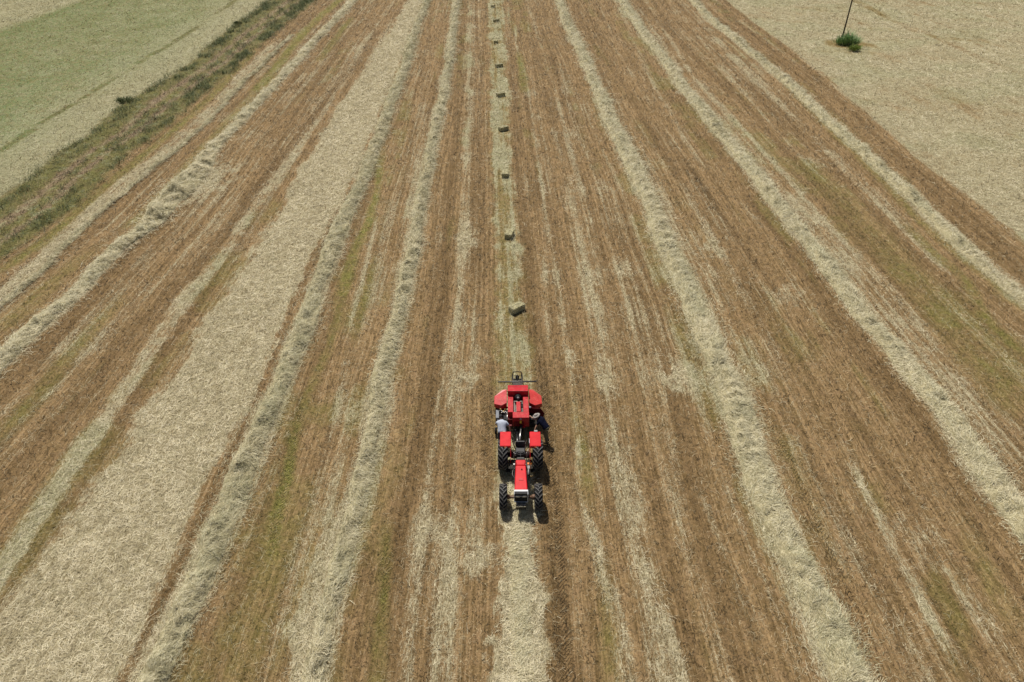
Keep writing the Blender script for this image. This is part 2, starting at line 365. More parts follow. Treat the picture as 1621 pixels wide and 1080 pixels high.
def ground_material():
    m, nt, b = new_mat("field_ground")
    N = NT(nt)
    pos = N.n('ShaderNodeTexCoord').outputs['Object']
    hay, green, dark, red = N.attr('hay'), N.attr('green'), N.attr('dark'), N.attr('red')
    tread, tu = N.attr('tread'), N.attr('tu')
    # fibres lying in several directions
    f = []
    for i, (r, sx) in enumerate(((.35, 1), (-.6, 1), (1.25, 1), (2.2, 1))):
        v = N.mapping(pos, r, (15, 3.2, 1), (i * 7.3, i * 3.1, 0))
        f.append(N.noise(v, 1.0, 3, .6, 1.1))
    fib = N.math('MAXIMUM', N.math('MAXIMUM', f[0], f[1]), N.math('MAXIMUM', f[2], f[3]))
    fine = N.noise(pos, 6.5, 5, .75, .4)
    mid = N.noise(pos, 1.6, 4, .6)
    grit = N.noise(pos, 28, 3, .7)
    comb = N.noise(N.mapping(pos, 0, (9, .8, 1)), 1.0, 4, .65, .3)
    sepp = N.n('ShaderNodeSeparateXYZ'); N.link(pos, sepp.inputs[0])
    cmb = N.n('ShaderNodeCombineXYZ'); N.link(N.attr('s'), cmb.inputs[0]); N.link(sepp.outputs[1], cmb.inputs[1])
    rake = N.noise(N.mapping(cmb.outputs[0], 0, (5.5, .09, 1)), 1.0, 3, .6)
    rake2 = N.noise(N.mapping(cmb.outputs[0], 0, (16, .35, 1), (3, 1, 0)), 1.0, 2, .6)
    rk = N.ss(N.math('ADD', N.math('MULTIPLY', rake, .55), N.math('MULTIPLY', rake2, .45)), .40, .60)
    # stubble and soil
    soil = N.mix(N.math('ADD', N.math('MULTIPLY', rk, .65), N.math('MULTIPLY', N.ss(comb, .38, .64), .35)), col(.120, .077, .029), col(.345, .230, .114))
    soil = N.mix(N.math('MULTIPLY', N.ss(fine, .50, .66), .5), soil, col(.41, .285, .13))
    soil = N.mix(N.math('MULTIPLY', N.ss(mid, .5, .7), .3), soil, col(.335, .218, .125))
    dk = N.mix(N.ss(fine, .35, .65), col(.055, .034, .012), col(.165, .100, .042))
    soil = N.mix(N.math('MULTIPLY', dark, .66), soil, dk)
    soil = N.mix(N.math('MULTIPLY', N.ss(N.noise(N.mapping(pos, 0, (4.5, 3.2, 1)), 1, 4, .7, .5), .50, .34), .50), soil, col(.085, .055, .020))
    redc = N.mix(N.ss(fine, .4, .62), col(.15, .105, .060), col(.30, .225, .145))
    soil = N.mix(red, soil, redc)
    grn = N.mix(N.ss(fine, .38, .62), col(.105, .100, .020), col(.260, .240, .070))
    left = N.attr('left')
    grn = N.mix(left, grn, N.mix(N.ss(fine, .38, .62), col(.075, .110, .035), col(.19, .245, .095)))
    gm = N.math('MULTIPLY', green, N.ss(N.math('ADD', N.math('MULTIPLY', mid, .5), N.math('MULTIPLY', fine, .5)), .62, .40))
    gm = N.math('MULTIPLY', N.math('ADD', gm, N.math('MULTIPLY', green, .55)), .8, clamp=True)
    soil = N.mix(gm, soil, grn)
    # hay lying on it
    hc = N.mix(N.ss(fib, .5, .72), col(.190, .155, .075), col(.60, .525, .35))  # darker tone paints the shade in the gaps between hay fibres
    hc = N.mix(N.math('MULTIPLY', N.ss(mid, .42, .66), .35), hc, col(.43, .395, .25))
    hc = N.mix(N.math('MULTIPLY', green, .55), hc, col(.21, .275, .135))
    lay = N.math('ADD', N.math('MULTIPLY', fib, .7), N.math('MULTIPLY', grit, .3))
    th = N.math('SUBTRACT', N.math('ADD', .80, N.math('MULTIPLY', rk, -.05)), N.math('MULTIPLY', hay, .44))
    cov = N.ss(lay, N.math('SUBTRACT', th, .07), N.math('ADD', th, .07))
    out = N.mix(cov, soil, hc)
    vg = N.mix(N.ss(fine, .36, .62), col(.045, .050, .018), col(.16, .155, .065))
    out = N.mix(N.math('MULTIPLY', N.math('MULTIPLY', N.attr('margin'), .6), N.math('SUBTRACT', 1.0, red, clamp=True)), out, vg)
    N.link(out, b.inputs['Base Color'])
    b.inputs['Roughness'].default_value = .95
    b.inputs['Specular IOR Level'].default_value = .15
    # relief
    sepn = N.n('ShaderNodeSeparateXYZ'); N.link(pos, sepn.inputs[0])
    ph = N.math('ADD', N.math('MULTIPLY', sepn.outputs[1], 31.0), N.math('MULTIPLY', N.math('ABSOLUTE', tu), -34.0))
    ph = N.math('ADD', ph, N.math('MULTIPLY', mid, 6.0))
    chev = N.math('MULTIPLY', N.math('SINE', ph), N.math('MULTIPLY', tread, .035))
    h = N.math('ADD', N.math('MULTIPLY', fib, .06), N.math('MULTIPLY', fine, .10))
    h = N.math('ADD', h, N.math('MULTIPLY', mid, .07))
    h = N.math('ADD', h, N.math('MULTIPLY', comb, .045))
    h = N.math('ADD', h, chev)
    bp = N.n('ShaderNodeBump'); bp.inputs['Strength'].default_value = .9; bp.inputs['Distance'].default_value = 1.0
    N.link(h, bp.inputs['Height']); N.link(bp.outputs[0], b.inputs['Normal'])
    return m

def strand_material(name, c0, c1, c2, rough=.7, gc=(.165, .21, .085)):
    m, nt, b = new_mat(name); N = NT(nt)
    t = N.attr('tone'); g = N.attr('gtone')
    c = N.mix(N.ss(t, 0, .5), col(*c0), col(*c1))
    c = N.mix(N.ss(t, .5, 1.0), c, col(*c2))
    c = N.mix(g, c, col(*gc))
    N.link(c, b.inputs['Base Color'])
    b.inputs['Roughness'].default_value = rough
    b.inputs['Specular IOR Level'].default_value = .3
    return m

def simple_mat(name, c, rough=.5, metal=0.0, spec=.5, var=.12, scale=6.0, coat=0.0, dirt=None, dirt_amt=.3):
    """painted / plain surface with procedural wear, dust and slight unevenness"""
    m, nt, b = new_mat(name); N = NT(nt)
    pos = N.n('ShaderNodeTexCoord').outputs['Object']
    n1 = N.noise(pos, scale, 5, .6)
    c0 = tuple(x * (1 - var) for x in c); c1 = tuple(min(1, x * (1 + var)) for x in c)
    cc = N.mix(N.ss(n1, .35, .65), col(*c0), col(*c1))
    if dirt:
        n2 = N.noise(pos, scale * 2.3, 6, .7, .5)
        cc = N.mix(N.math('MULTIPLY', N.ss(n2, .45, .72), dirt_amt), cc, col(*dirt))
    N.link(cc, b.inputs['Base Color'])
    N.link(N.math('ADD', N.math('MULTIPLY', n1, .25), rough - .12), b.inputs['Roughness'])
    b.inputs['Metallic'].default_value = metal
    b.inputs['Specular IOR Level'].default_value = spec
    if coat: b.inputs['Coat Weight'].default_value = coat; b.inputs['Coat Roughness'].default_value = .25
    return m

# ------------------------------------------------------------------ object plumbing
def link(o): sc.collection.objects.link(o); return o
def tag(o, label, cat, group=None, kind=None):
    o['label'] = label; o['category'] = cat
    if group: o['group'] = group
    if kind: o['kind'] = kind
    return o
def root(name, loc, rz=0.0):
    o = bpy.data.objects.new(name, None); o.location = loc; o.rotation_euler = (0, 0, rz)
    o.empty_display_size = .3
    return link(o)
def mesh_np(name, V, Q, mat, attrs=None, smooth=False, parent=None):
    me = bpy.data.meshes.new(name)
    V = np.ascontiguousarray(V, dtype=np.float32); Q = np.ascontiguousarray(Q, dtype=np.int32)
    me.vertices.add(len(V)); me.vertices.foreach_set('co', V.ravel())
    k = Q.shape[1]
    me.loops.add(Q.size); me.loops.foreach_set('vertex_index', Q.ravel())
    me.polygons.add(len(Q)); me.polygons.foreach_set('loop_start', np.arange(0, Q.size, k, dtype=np.int32))
    try: me.polygons.foreach_set('loop_total', np.full(len(Q), k, dtype=np.int32))
    except Exception: pass
    if attrs:
        for a, v in attrs.items():
            at = me.attributes.new(a, 'FLOAT', 'POINT'); at.data.foreach_set('value', np.ascontiguousarray(v, dtype=np.float32).ravel())
    me.update(calc_edges=True)
    if smooth: me.polygons.foreach_set('use_smooth', np.ones(len(Q), dtype=bool))
    me.materials.append(mat)
    o = bpy.data.objects.new(name, me); o.parent = parent
    return link(o)
def grid_quads(nr, nc):
    i = np.arange(nr - 1)[:, None] * nc + np.arange(nc - 1)[None, :]
    return np.stack([i, i + 1, i + nc + 1, i + nc], -1).reshape(-1, 4)

def strands(x, y, z, head, L, w, tone, gt, bend=None, lift=.02, tilt=None, npt=3, r=rng):
    """thin curved ribbons (stalks); returns V, Q, attrs"""
    n = len(x)
    if bend is None: bend = r.normal(0, 1.0, n)
    ts = np.linspace(0, 1, npt)
    px, py = x.copy(), y.copy(); V = []
    tl = r.normal(0, .5, n)
    step = L / (npt - 1)
    if tilt is None: tilt = r.normal(0, .12, n)
    h = head - bend * .5
    for k, t in enumerate(ts):
        hh = head + bend * (t - .5)
        zz = z + lift * 4 * t * (1 - t) + tilt * L * t
        ww = w * (1.0 - .55 * t) * .5
        nx, ny = -np.sin(hh) * ww, np.cos(hh) * ww
        nz = tl * ww
        V.append(np.stack([px - nx, py - ny, zz - nz], -1)); V.append(np.stack([px + nx, py + ny, zz + nz], -1))
        if k < npt - 1:
            hm = head + bend * (t + .5 / (npt - 1) - .5)
            px = px + np.cos(hm) * step; py = py + np.sin(hm) * step
    V = np.stack(V, 1).reshape(-1, 3)
    base = np.arange(n)[:, None] * (2 * npt)
    q = []
    for k in range(npt - 1):
        q.append(np.stack([base[:, 0] + 2 * k, base[:, 0] + 2 * k + 1, base[:, 0] + 2 * k + 3, base[:, 0] + 2 * k + 2], -1))
    Q = np.concatenate(q)
    return V, Q, dict(tone=np.repeat(tone, 2 * npt), gtone=np.repeat(gt, 2 * npt))

MAT_HAY = strand_material("hay_stalks", (.150, .118, .052), (.47, .40, .25), (.84, .76, .54))
MAT_STUB = strand_material("stubble_stalks", (.046, .030, .010), (.235, .155, .069), (.56, .43, .25), gc=(.215, .205, .045))

# ------------------------------------------------------------------ the ground: one sheet to the horizon
def build_ground():
    dx = .125
    core = np.arange(-36, 36 + 1e-6, dx)
    outer = [36.0]; st = dx
    while outer[-1] < 135: st = min(st * 1.03, .55); outer.append(outer[-1] + st)
    while outer[-1] < 5000: st *= 1.35; outer.append(outer[-1] + st)
    outer = np.array(outer[1:])
    xs = np.concatenate([-outer[::-1], core, outer])
    ys = [9.0]; st = .125
    while ys[-1] < 180: st = min(st * 1.0035, .7); ys.append(ys[-1] + st)
    while ys[-1] < 6000: st *= 1.35; ys.append(ys[-1] + st)
    back = [9.0]; st = 1.0
    while back[-1] > -3000: back.append(back[-1] - st); st *= 1.5
    ys = np.array(back[1:][::-1] + ys)
    Xg, Yg = np.meshgrid(xs, ys)
    X, Y = Xg.ravel(), Yg.ravel()
    fl = fields(X, Y)
    z = ground_z(X, Y)
    ruts = -.05 * fl['tread'] + .03 * fl['hay'] * fl['crop']
    V = np.stack([X, Y, z + ruts], -1)
    o = mesh_np('ground', V, grid_quads(len(ys), len(xs)), ground_material(),
                {k: fl[k] for k in ('hay', 'green', 'dark', 'red', 'tread', 'tu', 's', 'left', 'margin')}, smooth=True)
    o['kind'] = 'structure'
    return o
build_ground()

def scatter(n, zmin, zmax, power=2.0, seed=3):
    """random ground points, denser near the viewpoint"""
    r = np.random.default_rng(seed)
    u = r.random(n)
    y0, y1 = 11.0, 176.0
    za, zb = depth_of(y0), depth_of(y1)
    zz = za * (zb / za) ** u
    Y = (zz - CAM_H * SP) / CP
    X = (r.random(n) * 2 - 1) * (zz * .80 + 1.5)
    return X, Y, zz, r

def flow(X, Y):
    return (fbm(X * .8, Y * .6, 3, 40) - .5) * 9 + (fbm(X * .12, Y * .12, 2, 41) - .5) * 6

def lying_hay():
    X, Y, Z, r = scatter(950000, 0, 0, seed=3)
    f = fields(X, Y)
    p = np.clip(f['hay'] ** 1.5, 0, 1) * .97 + .015
    keep = r.random(len(X)) < p
    # nothing but the ground itself lies where the windrows are built
    X, Y, Z = X[keep], Y[keep], Z[keep]
    hay, green, left = f['hay'][keep], f['green'][keep], f['left'][keep]
    n = len(X); sc_ = (Z / 26) ** .78
    L = r.uniform(.10, .34, n) * sc_
    long_ = r.random(n) < .05; L[long_] *= 1.6
    w = r.uniform(.007, .014, n) * sc_ * (.65 + .35 * hay)
    head = flow(X, Y) + r.normal(0, 1.1, n)
    tone = np.clip(.62 * r.random(n) + .46 * sst(.30, .68, fbm(X * 5.5, Y * 4.2, 2, 44)) + .42 * hay - .33 + (fbm(X * .7, Y * .5, 3, 44) - .5) * .25, 0, 1)
    tone = np.clip(tone - .35 * f['margin'][keep], 0, 1); gt = np.clip(green * r.uniform(0, 1, n) * .75 + left * .15, 0, .9)
    z = ground_z(X, Y) + .03 * hay * f['crop'][keep] + r.uniform(.0, .05, n) * (.3 + hay)
    V, Q, A = strands(X, Y, z, head, L, w, tone, gt, bend=r.normal(0, .85, n), lift=r.uniform(0, .07, n) * sc_, r=r)
    o = mesh_np('loose_hay', V, Q, MAT_HAY, A)
    tag(o, 'loose pale hay strewn over the whole mown field', 'hay', kind='stuff')
def stubble():
    X, Y, Z, r = scatter(360000, 0, 0, seed=4)
    f = fields(X, Y)
    p = np.clip((1 - f['hay'] * .85), 0, 1) * (1 - f['right'] * .6) * (1 - f['left'] * .4)
    keep = r.random(len(X)) < p
    X, Y, Z = X[keep], Y[keep], Z[keep]
    green, dark, marg = f['green'][keep], f['dark'][keep], f['margin'][keep]
    n = len(X); sc_ = (Z / 26) ** .75
    L = r.uniform(.07, .18, n) * sc_ * (1 + .5 * marg)
    w = r.uniform(.012, .026, n) * sc_
    head = np.where(r.random(n) < .5, r.uniform(0, 6.28, n), 1.57 + r.normal(0, .6, n))
    tilt = r.uniform(.15, .85, n)
    tone = np.clip(.5 * r.random(n) + .62 * sst(.32, .70, fbm(X * 5.0, Y * 3.0, 2, 45)) - .12 - .25 * dark + (fbm(X * 1.2, Y * .8, 3, 46) - .5) * .4, 0, 1)
    gt = np.clip(green * 1.15 * r.uniform(.2, 1.1, n), 0, 1)
    z = ground_z(X, Y) - .01
    V, Q, A = strands(X, Y, z, head, L, w, tone, gt, bend=r.normal(0, .5, n), lift=0, tilt=tilt, r=r)
    o = mesh_np('stubble', V, Q, MAT_STUB, A)
    tag(o, 'short brown stubble standing between the windrows', 'stubble', kind='stuff')
lying_hay()
stubble()

# ------------------------------------------------------------------ windrows
def windrow_mat():
    m, nt, b = new_mat("windrow_hay"); N = NT(nt)
    pos = N.n('ShaderNodeTexCoord').outputs['Object']
    f = []
    for i, r in enumerate((.2, -.9, 1.3)):
        f.append(N.noise(N.mapping(pos, r, (15, 4, 8), (i * 5.1, i, 0)), 1.0, 4, .65, 1.6))
    fib = N.math('MAXIMUM', f[0], N.math('MAXIMUM', f[1], f[2]))
    mid = N.noise(pos, 2.2, 4, .6)
    c = N.mix(N.ss(fib, .46, .72), col(.27, .23, .12), col(.64, .57, .37))
    c = N.mix(N.math('MULTIPLY', N.ss(mid, .45, .68), .4), c, col(.34, .32, .185))
    N.link(c, b.inputs['Base Color']); b.inputs['Roughness'].default_value = .9
    b.inputs['Specular IOR Level'].default_value = .15
    bp = N.n('ShaderNodeBump'); bp.inputs['Strength'].default_value = 1; bp.inputs['Distance'].default_value = 1
    N.link(N.math('ADD', N.math('MULTIPLY', fib, .08), N.math('MULTIPLY', mid, .05)), bp.inputs['Height'])
    N.link(bp.outputs[0], b.inputs['Normal'])
    return m
MAT_WR = windrow_mat()

def windrow(name_label, L, y0, y1, w_near, w_far, h, seed, lump=None, density=1.0, tonebias=0.0, holes=.0, gbias=.08):
    ys = [y0]
    while ys[-1] < y1: ys.append(ys[-1] + .10 + .22 * (ys[-1] / 150.0))
    ys = np.array(ys); nu = 25
    u = np.linspace(-1, 1, nu)
    def half(Y):
        t = np.clip((Y - 12) / 140, 0, 1)
        hw = (w_near + (w_far - w_near) * t) * .5
        hw = hw * (.64 + .54 * fbm(Y * .33, Y * 0 + seed, 3, seed))
        if lump is not None:
            for (ly, lr, lw, lh) in lump: hw = hw + lw * np.exp(-((Y - ly) / lr) ** 2)
        return hw
    def centre(Y): return X_at(L, Y) + (fbm(Y * .22, Y * 0 + 3.3, 3, seed + 1) - .5) * .7
    def height(U, X, Y):
        prof = np.clip(1 - np.abs(U) ** 2.2, 0, 1) ** .8
        n1 = fbm(X * 1.5, Y * 1.15, 3, seed + 2); n2 = fbm(X * 4.2, Y * 3.6, 3, seed + 3)
        hh = h * (.35 + 1.25 * fbm(Y * .5, Y * 0 + 1.7, 3, seed + 4))
        if lump is not None:
            for (ly, lr, lw, lh) in lump: hh = hh + lh * np.exp(-((Y - ly) / lr) ** 2)
        z = hh * prof * (.40 + 1.1 * sst(.28, .72, n1)) + (n2 - .5) * .20 * prof * min(1, h / .2)
        fold = np.sin(Y * 6.6 + U * 2.6 + 9 * fbm(X * .5, Y * .45, 2, seed + 7))
        z = z + .20 * hh * prof * fold * sst(.3, .6, fbm(Y * .6, Y * 0 + 4.4, 2, seed + 10))
        if holes: z = z * (1 - holes * sst(.5, .7, fbm(Y * .4, Y * 0 + 9.1, 3, seed + 6)))
        return z
    U, YY = np.meshgrid(u, ys)
    edge = (fbm(U * 2 + YY * .0, YY * 2.4, 3, seed + 5) - .5) * .35
    XX = centre(YY) + U * half(YY) * (1 + edge)
    zz = height(U, XX, YY) + ground_z(XX, YY)
    zz = np.where(np.abs(U) > .97, zz - .14, zz)
    V = np.stack([XX.ravel(), YY.ravel(), zz.ravel()], -1); Q = grid_quads(len(ys), nu)
    # stalks raked into it
    r = np.random.default_rng(100 + seed)
    wts = np.gradient(ys) * half(ys) / (depth_of(ys) / 26) ** 1.5
    cdf = np.cumsum(wts); total = cdf[-1]
    n = int(total * 2 * 560 * density)
    Y = np.interp(r.random(n) * total, cdf, ys)
    Us = np.clip(r.normal(0, .66, n), -2.0, 2.0)
    X = centre(Y) + Us * half(Y)
    inside = np.abs(Us) < 1
    z = ground_z(X, Y) + np.where(inside, height(np.clip(Us, -1, 1), X, Y), .03) + r.uniform(-.01, .05, n)
    s_ = (depth_of(Y) / 26) ** .75
    Ls = r.uniform(.11, .34, n) * s_; ws = r.uniform(.007, .015, n) * s_
    head = .45 + flow(X * 1.4, Y * 1.4) * .45 + r.normal(0, .6, n)
    tone = np.clip(r.beta(1.5, 1.0, n) * .9 + .06 + tonebias + (fbm(X * 1.7, Y * 1.3, 3, seed + 8) - .5) * .6, 0, 1)
    gt = np.clip(r.uniform(0, .28, n) + gbias + (fbm(X * .6, Y * .5, 2, seed + 9) - .5) * .3, 0, .6)
    V2, Q2, A = strands(X, Y, z, head, Ls, ws, tone, gt, bend=r.normal(0, 1.1, n), lift=r.uniform(0, .08, n) * s_, tilt=r.normal(0, .16, n), r=r)
    nv = len(V)
    A = {k: np.concatenate([np.full(nv, .5), v]) for k, v in A.items()}
    o = mesh_np('hay_windrow', np.concatenate([V, V2]), np.concatenate([Q, Q2 + nv]), MAT_WR, A, smooth=False)
    o.data.materials.append(MAT_HAY)
    mi = np.zeros(len(Q) + len(Q2), dtype=np.int32); mi[len(Q):] = 1
    o.data.polygons.foreach_set('material_index', mi)
    sm = np.zeros(len(mi), dtype=bool); sm[:len(Q)] = True
    o.data.polygons.foreach_set('use_smooth', sm)
    tag(o, name_label, 'windrow', 'windrows of raked hay along the field')
    return o

yl = G(296, 293)[1]
windrow('thick hay windrow with a big tousled heap, nearest the grassy track', W1, 24, 172, 1.45, 1.5, .27, 50, lump=[(yl, 5.5, .85, .28), (yl - 7, 3, .3, .1)], tonebias=.26, gbias=.03)
windrow('thin broken line of hay just inside the grassy track margin', W0, 36, 122, .6, .8, .13, 60, tonebias=-.05, holes=.6, density=.8)
windrow('grey green windrow along the edge of the wide spread hay', W2, 9.5, 172, 1.45, 1.6, .27, 70, tonebias=.03, gbias=.12)
windrow('narrow windrow left of the tractor and its bale line', W3, 9.5, 172, 1.0, 1.5, .25, 80, tonebias=.04, gbias=.06)
windrow('broad pale windrow first to the right of the tractor', W4, 9.5, 172, 1.8, 1.7, .27, 90, tonebias=.14)
windrow('pale windrow second to the right of the tractor', W5, 12, 172, 1.65, 1.7, .27, 110, tonebias=.14)
windrow('outermost right windrow beside the open pale hay field', W6, 20, 172, 1.4, 1.5, .28, 120, tonebias=.12)
# the swath the tractor is straddling, still unbaled ahead of it
windrow('bright flattened hay swath on the ground ahead of the tractor', CL, 9.5, 25.2, 1.15, 1.15, .09, 130, tonebias=.16, density=.8, holes=.5, gbias=.02)

# ------------------------------------------------------------------ mesh helpers for made things
class MB:
    """collects shapes in one bmesh"""
    def __init__(s): s.bm = bmesh.new()
    def _merge(s, b2, M):
        if M is not None: bmesh.ops.transform(b2, matrix=M, verts=b2.verts)
        me = bpy.data.meshes.new('tmp'); b2.to_mesh(me); b2.free(); s.bm.from_mesh(me); bpy.data.meshes.remove(me)
        return s
    def box(s, x0, x1, y0, y1, z0, z1, bev=.012, M=None, taper=None):
        b = bmesh.new(); bmesh.ops.create_cube(b, size=1)
        for v in b.verts:
            v.co = Vector(((x0 + x1) / 2 + v.co.x * (x1 - x0), (y0 + y1) / 2 + v.co.y * (y1 - y0), (z0 + z1) / 2 + v.co.z * (z1 - z0)))
        if taper: taper(b)
        if bev: bmesh.ops.bevel(b, geom=b.edges[:], offset=bev, segments=2, affect='EDGES', profile=.5)
        return s._merge(b, M)
    def prism(s, pts, z0, z1, axis='Z', bev=.01, M=None, tops=None):
        """extruded polygon; tops: optional per-point upper heights"""
        b = bmesh.new(); lo, hi = [], []
        for i, (a, c) in enumerate(pts):
            zt = tops[i] if tops else z1
            if axis == 'Z': p, q = (a, c, z0), (a, c, zt)
            elif axis == 'X': p, q = (z0, a, c), (z1, a, c)
            else: p, q = (a, z0, c), (a, z1, c)
            lo.append(b.verts.new(p)); hi.append(b.verts.new(q))
        n = len(pts)
        b.faces.new(lo[::-1]); b.faces.new(hi)
        for i in range(n): b.faces.new((lo[i], lo[(i + 1) % n], hi[(i + 1) % n], hi[i]))
        bmesh.ops.recalc_face_normals(b, faces=b.faces)
        if bev: bmesh.ops.bevel(b, geom=b.edges[:], offset=bev, segments=2, affect='EDGES', profile=.5)
        return s._merge(b, M)
    def tube(s, pts, r, seg=10, r1=None):
        pts = [Vector(p) for p in pts]; n = len(pts); b = bmesh.new(); rings = []
        for i, p in enumerate(pts):
            d = (pts[min(i + 1, n - 1)] - pts[max(i - 1, 0)]).normalized()
            up = Vector((0, 0, 1)) if abs(d.z) < .9 else Vector((1, 0, 0))
            a = d.cross(up).normalized(); c = d.cross(a)
            rr = r if r1 is None else r + (r1 - r) * i / (n - 1)
            rings.append([b.verts.new(p + a * rr * math.cos(t * 2 * math.pi / seg) + c * rr * math.sin(t * 2 * math.pi / seg)) for t in range(seg)])
        for i in range(n - 1):
            for t in range(seg):
                b.faces.new((rings[i][t], rings[i][(t + 1) % seg], rings[i + 1][(t + 1) % seg], rings[i + 1][t]))
        b.faces.new(rings[0][::-1]); b.faces.new(rings[-1])
        bmesh.ops.recalc_face_normals(b, faces=b.faces)
        for f in b.faces:
            if len(f.verts) == 4: f.smooth = True
        return s._merge(b, None)
    def lathe(s, prof, axis='X', seg=40, M=None, c=(0, 0, 0)):
        """prof: (along axis, radius)"""
        b = bmesh.new(); rings = []
        for (a, r) in prof:
            ring = []
            for t in range(seg):
                th = t * 2 * math.pi / seg; u, w = r * math.cos(th), r * math.sin(th)
                p = {'X': (a, u, w), 'Y': (u, a, w), 'Z': (u, w, a)}[axis]
                ring.append(b.verts.new(Vector(p) + Vector(c)))
            rings.append(ring)
        for i in range(len(rings) - 1):
            for t in range(seg):
                f = b.faces.new((rings[i][t], rings[i][(t + 1) % seg], rings[i + 1][(t + 1) % seg], rings[i + 1][t])); f.smooth = True
        if prof[0][1] > .001: b.faces.new(rings[0])
        if prof[-1][1] > .001: b.faces.new(rings[-1][::-1])
        bmesh.ops.remove_doubles(b, verts=b.verts, dist=1e-5)
        bmesh.ops.recalc_face_normals(b, faces=b.faces)
        return s._merge(b, M)
    def done(s, name, mat, parent=None, loc=None, M=None):
        me = bpy.data.meshes.new(name); s.bm.normal_update(); s.bm.to_mesh(me); s.bm.free(); me.materials.append(mat)
        o = bpy.data.objects.new(name, me); o.parent = parent
        if loc is not None: o.location = loc
        return link(o)
def Rz(a, c=(0, 0, 0)): c = Vector(c); return Matrix.Translation(c) @ Matrix.Rotation(a, 4, 'Z') @ Matrix.Translation(-c)
def Rot(ax, a, c=(0, 0, 0)): c = Vector(c); return Matrix.Translation(c) @ Matrix.Rotation(a, 4, ax) @ Matrix.Translation(-c)

DUST = (.30, .22, .13)
RED = simple_mat("bright_red_paint", (.54, .005, .012), .40, spec=.2, var=.07, scale=3, coat=.1, dirt=(.55, .05, .04), dirt_amt=.3)
RED_F = simple_mat("sun_bleached_red_paint", (.46, .028, .025), .45, spec=.3, var=.12, scale=2.5, dirt=(.46, .14, .10), dirt_amt=.35)
RED_B = simple_mat("faded_red_paint", (.42, .008, .017), .40, spec=.3, var=.12, scale=2.5, coat=.05, dirt=(.44, .13, .09), dirt_amt=.5)
BLACKP = simple_mat("black_paint", (.010, .010, .012), .6, spec=.25, var=.3, dirt=(.05, .042, .03), dirt_amt=.3)
GREASE = simple_mat("greasy_iron", (.028, .025, .022), .6, spec=.3, var=.4, scale=12, dirt=(.14, .11, .07), dirt_amt=.5)
TYRE = simple_mat("tyre_rubber", (.012, .012, .012), .85, spec=.2, var=.25, scale=10, dirt=(.045, .040, .032), dirt_amt=.35)
LUG = simple_mat("pale_tyre_lugs", (.085, .082, .080), .7, var=.3, scale=12, dirt=(.15, .13, .10), dirt_amt=.5)  # lugs paler than the tyre body, for tread contrast
STEEL = simple_mat("bright_steel", (.62, .62, .60), .35, metal=.85, var=.12, scale=9, dirt=DUST, dirt_amt=.3)
GREYP = simple_mat("grey_paint", (.22, .22, .215), .5, var=.2, dirt=DUST, dirt_amt=.4)
WHITEP = simple_mat("white_grey_trim", (.50, .51, .53), .4, var=.06)
LENS = simple_mat("headlamp_glass", (.42, .42, .40), .12, var=.1, spec=.8)
DARKI = simple_mat("dark_tread_plate", (.016, .015, .014), .7, spec=.2, dirt=(.05, .04, .03), dirt_amt=.4)
ORANGE = simple_mat("orange_plastic", (.70, .20, .03), .4)
YELLOW = simple_mat("yellow_sticker", (.80, .52, .04), .5)
SEATM = simple_mat("black_vinyl", (.02, .02, .022), .55, var=.3)
RUST = simple_mat("brown_axle_paint", (.14, .075, .045), .6, var=.3, scale=14, dirt=DUST, dirt_amt=.4)
CHAFF = simple_mat("chaffy_floor", (.16, .13, .08), .9, var=.5, scale=18, dirt=(.34, .28, .17), dirt_amt=.6)
TWINE = simple_mat("baler_twine", (.60, .54, .38), .8)

